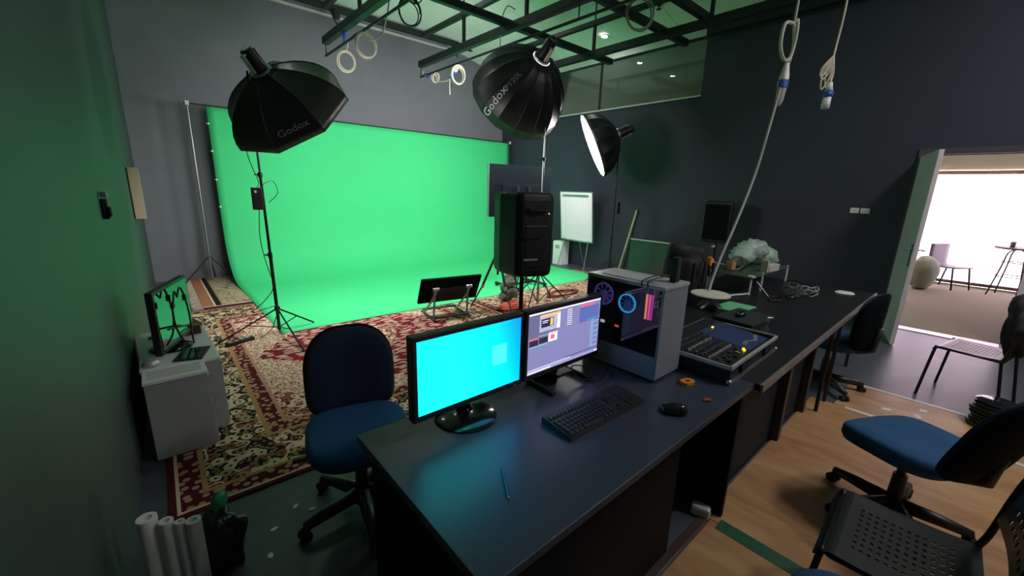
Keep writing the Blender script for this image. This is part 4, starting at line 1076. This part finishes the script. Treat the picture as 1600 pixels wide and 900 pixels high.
b = MB(); b.tube([(.45+.06*math.cos(2*PI*k/24)*.8, -.04-.06*math.cos(2*PI*k/24)*.6, .265+.06*math.sin(2*PI*k/24)) for k in range(24)], .009, 8, True); b.build('ring', mat('brown_ring', (.22, .14, .10), .5), t, True)
t = thing('shelf_rack', 'low glass topped rack with white posts behind the green card', 'rack', (4.3, 1.42, TZ))
MB().box(-.42, -.20, .15, .62, .20, .158, .002).build('shelf', M_glass_g, t)
for x, y in ((-.40, -.18), (-.12, -.18), (.60, -.18), (-.40, .18), (.60, .18)): MB().cyl((x, y, 0), (x, y, .165), .010).build('post', M_white, t)
MB().tube([(-.68, -.08, .012), (-.40, -.18, .012)], .008, 8).build('foot_bar', M_white, t)
MB().cyl((-.4, -.18, .158), (-.4, -.18, .172), .03).build('post_cap', M_white, t)
b = MB()
for k in range(9):
    a = k*.7; b.blob((-.22+.085*k, .02*math.sin(a*2), .10+.055*math.sin(k*.55)), (.11, .10, .075+.03*math.sin(a)**2), (.2*a, .1*a, a), 3, .45, k+2, 2.6)
o = b.build('plastic_wrap', mat('frosted_plastic', (.36, .48, .42), .35, 0, .25, 6, .3, bscale=18), None, True); o.location = (4.45, 1.46, TZ+.175); tag(o, 'crumpled pale green plastic wrap heaped on the rack', 'plastic wrap')
t = thing('box', 'small white printed box on the front of the rack', 'box', (4.42, 1.255, TZ+.159), math.radians(-8))
MB().box(-.10, -.035, 0, .10, .035, .065, .003).build('body', mat('white_speckled_card', (.55, .53, .56), .6, 0, .6, 40), t); MB().box(-.125, -.03, -.0, -.10, .03, .11, .003).build('flap', mat('cream_card', (.62, .58, .45), .6), t)
o = MB().cyl((0, 0, .006), (.0, .11, .12), .006).build('stick', M_alu); o.location = (3.95, 1.10, TZ); tag(o, 'thin metal stick leaning by the rack', 'stick')
for k, (x, y, lab, n) in enumerate(((3.93, 1.03, 'flat dark cable loop beside the green card', 2), (4.14, .98, 'clear crumpled plastic sleeve on the table', 5), (4.34, .90, 'tangled clear plastic strips at the table middle', 3))):
    b = MB()
    for q in range(n):
        a0 = q*1.9+k; b.tube(spline([(.11*math.cos(a0+w_)*(1+.25*math.sin(3*w_+q)), .05*math.sin(a0+w_)*(1+.3*math.cos(2*w_+q)), .008+(.022*q+.02*abs(math.sin(w_*1.5+q)))*(k > 0)) for w_ in [2*PI*z/9 for z in range(9)]], 4, True), .006, 5)
    o = b.build('cable' if k == 0 else 'plastic_strip', M_cable_b if k == 0 else M_clear if k == 1 else M_cabfront, None, True); o.location = (x, y, TZ); tag(o, lab, 'cable' if k == 0 else 'plastic')
o = MB().lathe([(0, 0), (.06, 0), (.075, .022), (.06, .03), (.0, .033)], None, 28).build('dish', M_white, None, True, angle=40); o.location = (4.66, .70, TZ); tag(o, 'small white dish at the far end of the long table', 'dish')
b = MB()
for c, r, s in (((0, 0, .17), (.19, .15, .19), 1), ((.22, .02, .14), (.16, .15, .15), 2), ((-.06, .02, .36), (.12, .11, .09), 3), ((.25, .05, .31), (.13, .12, .09), 4)):
    b.cbox(c, [q*1.75 for q in r], (.05*s, .04*s, .2*s), .05)
o = b.build('equipment_bag', mat('black_padded_nylon', (.014, .016, .019), .7, 0, .3, 14, .3), None, True); o.location = (3.44, 1.65, TZ+.005); tag(o, 'pile of black padded bags on the back of the table', 'bag')
for k, x in enumerate((-.11, .08, .25)): MB().cbox((x, -.158, .20), (.022, .012, .20), None, .003).build('strap', M_rubber, o)
MB().cbox((.32, -.10, .40), (.06, .02, .02), None, .003).build('buckle', M_cabfront, o)

# ------------------------------------------------------------------ loudspeakers
def loudspeaker(label, loc, rz, w, d, h, tilt=0):
    t = thing('loudspeaker', label, 'loudspeaker', loc, rz)
    out = [(-w/2, -d*.42), (-w/2, -d/2+.01), (-w/2+.03, -d/2), (w/2-.03, -d/2), (w/2, -d/2+.01), (w/2, -d*.1), (w*.36, d*.42), (w*.26, d/2), (-w*.26, d/2), (-w*.36, d*.42), (-w/2, -d*.1)]
    b = MB(); rr = []
    for z, f in ((0, .90), (.02, .97), (.05, 1.0), (h-.06, 1.0), (h-.02, .97), (h, .88)):
        rr.append([b.bm.verts.new((x*f, y*f, z)) for x, y in out])
    n = len(out); b._f(list(reversed(rr[0])))
    for A, B in zip(rr, rr[1:]):
        for k in range(n): b._f([A[k], A[(k+1) % n], B[(k+1) % n], B[k]])
    b._f(rr[-1]); b.build('cabinet', mat('textured_black_cabinet', (.007, .011, .013), .5, 0, .2, 60, .2, bscale=200), t, False, bevel=.012)
    MB().box(-w*.43, -d/2-.012, .05, w*.43, -d/2-.001, h-.05, .006).build('grille', M_blackmat, t)
    MB().box(-w*.20, d/2-.004, h*.12, w*.20, d/2+.005, h*.62, .004).build('amplifier_panel', M_black, t)
    MB().tube(spline([(-.07, d/2-.01, h*.8), (-.06, d/2+.025, h*.8), (.06, d/2+.025, h*.8), (.07, d/2-.01, h*.8)], 4), .012, 8).build('rear_handle', M_black, t)
    return t
sp = loudspeaker('big black loudspeaker on a pole seen from behind', (2.262, 2.40, .937), math.radians(160), .43, .38, .645)
b = MB(); b.cbox((-.10, .196, .49), (.008, .006, .008), None, .001); b.build('indicator_light', M_yl, sp)
for z in (.14, .30): MB().cbox((.04, .196, z), (.12, .006, .015), None, .002).build('label_strip', M_cabfront if z < .2 else M_gloss, sp)
t = thing('speaker_stand', 'black pole stand under the big loudspeaker', 'stand', (2.275, 2.45, 0))
MB().cyl((0, 0, .05), (0, 0, .936), .0185).build('pole', M_blackm, t); MB().cyl((0, 0, .52), (0, 0, .60), .028).build('collar', M_black, t)
for k in range(3):
    a = 2*PI*k/3+.6; MB().tube([(.02*math.cos(a), .02*math.sin(a), .55), (.40*math.cos(a), .40*math.sin(a), .022)], .012, 8).build('leg', M_blackm, t)
loudspeaker('smaller black loudspeaker on a stand against the right wall', (6.62, 2.70, .885), math.radians(-80), .40, .30, .63)
t = thing('speaker_stand', 'black pole stand under the loudspeaker by the right wall', 'stand', (6.64, 2.70, 0))
MB().cyl((0, 0, .03), (0, 0, .884), .018).build('pole', M_blackm, t)
for k in range(3):
    a = 2*PI*k/3+1.0; MB().tube([(0, 0, .45), (.33*math.cos(a), .33*math.sin(a), .014)], .011, 8).build('leg', M_blackm, t)

# ------------------------------------------------------------------ screens on the floor
t = thing('television', 'large black flat television behind the big loudspeaker', 'television', (4.56, 5.0, 1.18), math.radians(-3))
MB().box(-.64, -.02, 0, .64, .025, .79, .006).build('casing', M_blackmat, t); MB().box(-.63, .025, .012, .63, .028, .78).build('bezel', M_alu, t)
MB().box(-.40, -.05, .08, .40, -.02, .50, .01).build('rear_housing', M_blackmat, t); MB().box(-.61, .028, .02, .61, .030, .77).build('screen', M_gloss, t)
MB().box(-.645, -.021, -.003, -.638, .026, .793).build('edge', M_alu, t)
t = thing('television_stand', 'black wheeled stand carrying the large television', 'stand', (4.56, 4.93, 0))
for s in (-.12, .12): MB().cyl((s, 0, .06), (s, 0, 1.65), .02).build('post', M_blackm, t)
MB().box(-.14, .0, 1.22, .14, .048, 1.55, .004).build('mount', M_blackm, t)
for s in (-.3, .3):
    f = MB().box(s-.02, -.30, .045, s+.02, .30, .08, .004).build('foot', M_blackm, t)
    for y in (-.27, .27): MB().tube([(s-.012, y, .03), (s+.012, y, .03)], .028, 12).build('caster', M_rubber, f)
MB().box(-.32, -.02, .05, .32, .02, .085, .004).build('foot_bar', M_blackm, t)
t = thing('floor_monitor', 'tilted black screen on a low steel frame at the green cloth edge', 'monitor', (2.74, 4.28, .013), math.radians(-10))
M = Matrix.Translation((0, .0, .33)) @ Matrix.Rotation(math.radians(28), 4, 'X')
MB().box(-.40, -.012, -.18, .40, .022, .20, .006, M).build('casing', M_blackmat, t)
MB().box(-.25, -.035, -.14, .25, -.011, .06, .006, M).build('rear_housing', M_black, t)
MB().box(-.385, .022, -.165, .385, .024, .185, 0, M).build('screen', M_gloss, t)
b = MB()
for s in (-.24, .22): b.tube([(s-.05, .25, .02), (s-.05, -.22, .02)], .013, 8)
b.tube([(-.29, -.2, .05), (.17, -.2, .05)], .013, 8); b.tube([(-.29, .2, .05), (.17, .2, .05)], .013, 8); b.build('base_frame', M_truss, t)
for s in (-.24, .20):
    b = MB(); b.tube([(s-.05, -.18, .02), (s, -.10, .30), (s+.02, -.12, .40)], .014, 8); b.tube([(s-.05, .16, .02), (s, -.085, .28)], .013, 8); b.build('support_arm', M_alu, t)
    MB().cyl((s-.03, -.115, .38), (s+.05, -.115, .38), .022).build('knob', M_alu, t)
def tripod(label, loc, h, spread, n0):
    t = thing('camera_tripod', label, 'tripod', loc)
    MB().cyl((0, 0, h-.25), (0, 0, h+.12), .014).build('centre_column', M_blackm, t); MB().lathe([(0, h-.04), (.045, h-.04), (.045, h+.02), (0, h+.02)], None, 16).build('crown', M_black, t)
    MB().cbox((0, 0, h+.15), (.07, .09, .07), None, .01).build('head', M_black, t)
    for k in range(3):
        a = 2*PI*k/3+n0; c, s_ = math.cos(a), math.sin(a)
        l = MB().tube([(c*.035, s_*.035, h), (c*spread*.55, s_*spread*.55, h*.45)], .016, 8).build('leg', M_blackm, t)
        MB().tube([(c*spread*.53, s_*spread*.53, h*.47), (c*spread*.58, s_*spread*.58, h*.40)], .022, 8).build('leg_lock', M_alu, l)
        MB().tube([(c*spread*.55, s_*spread*.55, h*.45), (c*spread, s_*spread, .013)], .010, 8).build('lower_leg', M_blackm, l)
    return t
tripod('black camera tripod left of the pole behind the big loudspeaker', (3.42, 4.16, .010), .72, .36, 2.5)
tripod('black camera tripod right of the pole behind the big loudspeaker', (4.16, 4.40, .013), .85, .40, 1.2)
b = MB()
for k in range(26):
    a = k*1.07; b.tube(spline([(.24*math.cos(a+w_*1.0)*(.5+.5*math.sin(k*1.7)**2), .13*math.sin(a+w_)*(.4+.6*math.cos(k)**2), .012+.05*abs(math.sin(k*.9))*(.5+.4*math.sin(w_*2))) for w_ in (0, 1.1, 2.2, 3.2)], 4), .011, 5)
o = b.build('cable_heap', mat('orange_red_cable', (.62, .10, .05), .5), None, True); o.location = (3.60, 4.05, .012); tag(o, 'heap of orange red cable on the rug under the tripods', 'cable')
b = MB()
for k in range(16):
    a = k*1.3; b.tube(spline([(.30*math.cos(a+w_)*(1+.15*math.sin(k)), .13*math.sin(a+w_), .012+.02*abs(math.sin(k+w_))) for w_ in (0, 1.1, 2.2, 3.2)], 4), .009, 5)
o = b.build('cable_coil', mat('dark_red_cable', (.22, .03, .03), .5), None, True); o.location = (4.75, 4.15, .012); tag(o, 'loose dark red cable on the rug right of the tripods', 'cable')
b = MB()
for k in range(5): b.blob((.05*math.sin(k*2), .04*math.cos(k*3), .06+.07*k), (.12-.012*k, .08, .06), (k, k*.5, k*.3), 3, .5, k, 2.5)
o = b.build('cloth_bag', mat('grey_green_cloth', (.13, .15, .11), .8, 0, .5, 12), None, True); o.location = (3.78, 4.34, .014); tag(o, 'grey green crumpled bag under the big loudspeaker', 'bag')

# ------------------------------------------------------------------ right wall things
t = thing('flip_chart', 'white flip chart board on three thin legs by the right wall', 'flip chart', (6.70, 5.56, 0), math.radians(-90-4))
Mt = Matrix.Translation((0, .0, .60)) @ Matrix.Rotation(math.radians(6), 4, 'X')
# local +y faces the wall; the board leans back slightly
MB().box(-.44, -.012, 0, .44, .012, .98, .004, Mt).build('board', mat('whiteboard_bounce_offset', (.86, .73, .85), .35), t)  # lilac tint in the white offsets green bounce from the backdrop
b = MB(); b.box(-.46, -.015, -.01, -.44, .015, .99, .003, Mt); b.box(.44, -.015, -.01, .46, .015, .99, .003, Mt); b.box(-.46, -.015, .98, .46, .015, 1.0, .003, Mt); b.box(-.46, -.015, -.02, .46, .015, 0, .003, Mt); b.build('frame', M_alu, t)
MB().box(-.36, -.03, .90, .36, -.012, .94, .004, Mt).build('paper_clamp', M_alu, t)
MB().box(-.30, -.04, -.02, .30, -.012, -.005, .002, Mt).build('pen_tray', M_alu, t)
for p0, p1 in (((-.34, -.01, .62), (-.38, -.14, .012)), ((.34, -.01, .62), (.38, -.14, .012)), ((0, .02, .75), (0, .28, .012))): MB().cyl(p0, p1, .009).build('leg', M_alu, t)
t = thing('white_box', 'tall narrow white box standing on the floor behind the flip chart', 'box', (6.80, 6.07, 0.001)); MB().box(-.12, -.13, 0, .12, .13, .52, .006).build('body', M_whitecab, t); MB().box(-.125, -.06, .36, -.12, .06, .44, .002).build('label_plate', M_cabfront, t)
o = MB().cyl((0, 0, 0), (.10, -.24, 1.27), .020).build('tube_light', mat('pale_yellow_green_tube', (.42, .46, .22), .4)); o.location = (6.90, 4.62, .004); tag(o, 'pale yellow green tube leaning on the right wall', 'tube')
for z in (0, 1): MB().cyl(V((0, 0, 0)).lerp(V((.10, -.24, 1.27)), z-.02*z), V((0, 0, 0)).lerp(V((.10, -.24, 1.27)), z+.02*(1-z)), .0215).build('end_cap', M_alu, o)
t = thing('glass_panel', 'greenish glass panel standing low against the right wall', 'glass panel', (6.72, 3.8, 0), 0)
MB().box(-.005, -.48, .02, .005, .47, .76, .002).build('pane', mat('green_tinted_panel', (.035, .060, .048), .18), t); MB().box(-.008, -.48, .755, .008, .47, .772, .002).build('top_edge', M_strip, t)
for y in (-.46, .45): MB().box(-.15, y-.02, 0, .15, y+.02, .03, .004).build('foot', M_alu, t)
for k, y in enumerate((1.15, 1.04)):
    o = MB().box(-.012, -.048, -.035, 0, .048, .035, .008).build('wall_socket', M_white); o.location = (XR-.0005, y, 1.452)
    tag(o, ['left white socket plate on the right wall', 'right white socket plate on the right wall, nearer the door'][k], 'socket'); MB().box(-.0145, -.018, -.014, -.0118, .018, .014, .003).build('rocker', M_strip, o)

# ------------------------------------------------------------------ next room furniture
t = thing('slatted_chair', 'light chair silhouetted before the bright window', 'chair', (11.30, .24, 0), math.radians(148))
def sf(u, v):
    pts = spline([(.22, 0, .41), (.0, 0, .40), (-.20, 0, .42), (-.235, 0, .52), (-.25, 0, .81)], 6); k = v*(len(pts)-1); i = min(int(k), len(pts)-2); p = pts[i].lerp(pts[i+1], k-i)
    return V(((u-.5)*.42, p.x, p.z))
b = MB(); b.grid(sf, 6, 20); b.build('seat_shell', mat('mauve_shell', (.20, .16, .22), .5), t, True, .022)
for x in (-.19, .19):
    for y0, y1 in ((.17, .24), (-.17, -.25)): MB().cyl((x, y0, .40), (x*1.1, y1, 0), .014).build('leg', M_blackm, t)
t = thing('high_table', 'high round bistro table before the bright window', 'table', (11.25, -.52, 0))
MB().lathe([(0, .83), (.30, .83), (.31, .845), (.30, .86), (0, .86)], None, 32).build('top', mat('mauve_top', (.16, .10, .12), .5), t)
for k in range(4):
    a = 2*PI*k/4+.5; MB().tube(spline([(.05*math.cos(a), .05*math.sin(a), .82), (.14*math.cos(a), .14*math.sin(a), .76), (.18*math.cos(a), .18*math.sin(a), .5), (.27*math.cos(a), .27*math.sin(a), .0)], 5), .011, 8).build('leg', M_blackm, t)
for z, r in ((.60, .165), (.35, .205)): MB().tube([(r*math.cos(2*PI*k/20), r*math.sin(2*PI*k/20), z) for k in range(20)], .008, 6, True).build('ring', M_blackm, t)
o = MB().lathe([(0, 0), (.03, 0), (.035, .10), (.03, .1), (.026, .008), (0, .008)], None, 16).build('cup', mat('mauve_cup', (.35, .28, .30), .5), None, True); o.location = (11.15, -.42, .861); tag(o, 'small cup on the high bistro table', 'cup')
b = MB(); b.blob((0, 0, .29), (.24, .22, .31), None, 4, .14, 2, 1.7)
o = b.build('bean_bag', mat('pale_sage_fabric', (.42, .46, .36), .8, 0, .1, 10), None, True); o.location = (10.75, .56, .0); tag(o, 'pale sage bean bag beyond the open door leaf', 'bean bag')

# ------------------------------------------------------------------ world and render look
w = bpy.data.worlds.new('world'); sc.world = w; w.use_nodes = True
w.node_tree.nodes['Background'].inputs[0].default_value = (.6, .65, .7, 1); w.node_tree.nodes['Background'].inputs[1].default_value = .05
sc.view_settings.view_transform = 'Standard'; sc.view_settings.look = 'None'; sc.view_settings.gamma = 1; sc.view_settings.use_curve_mapping = False
sc.view_settings.exposure = 0.22
sc.cycles.sample_clamp_indirect = 6.0
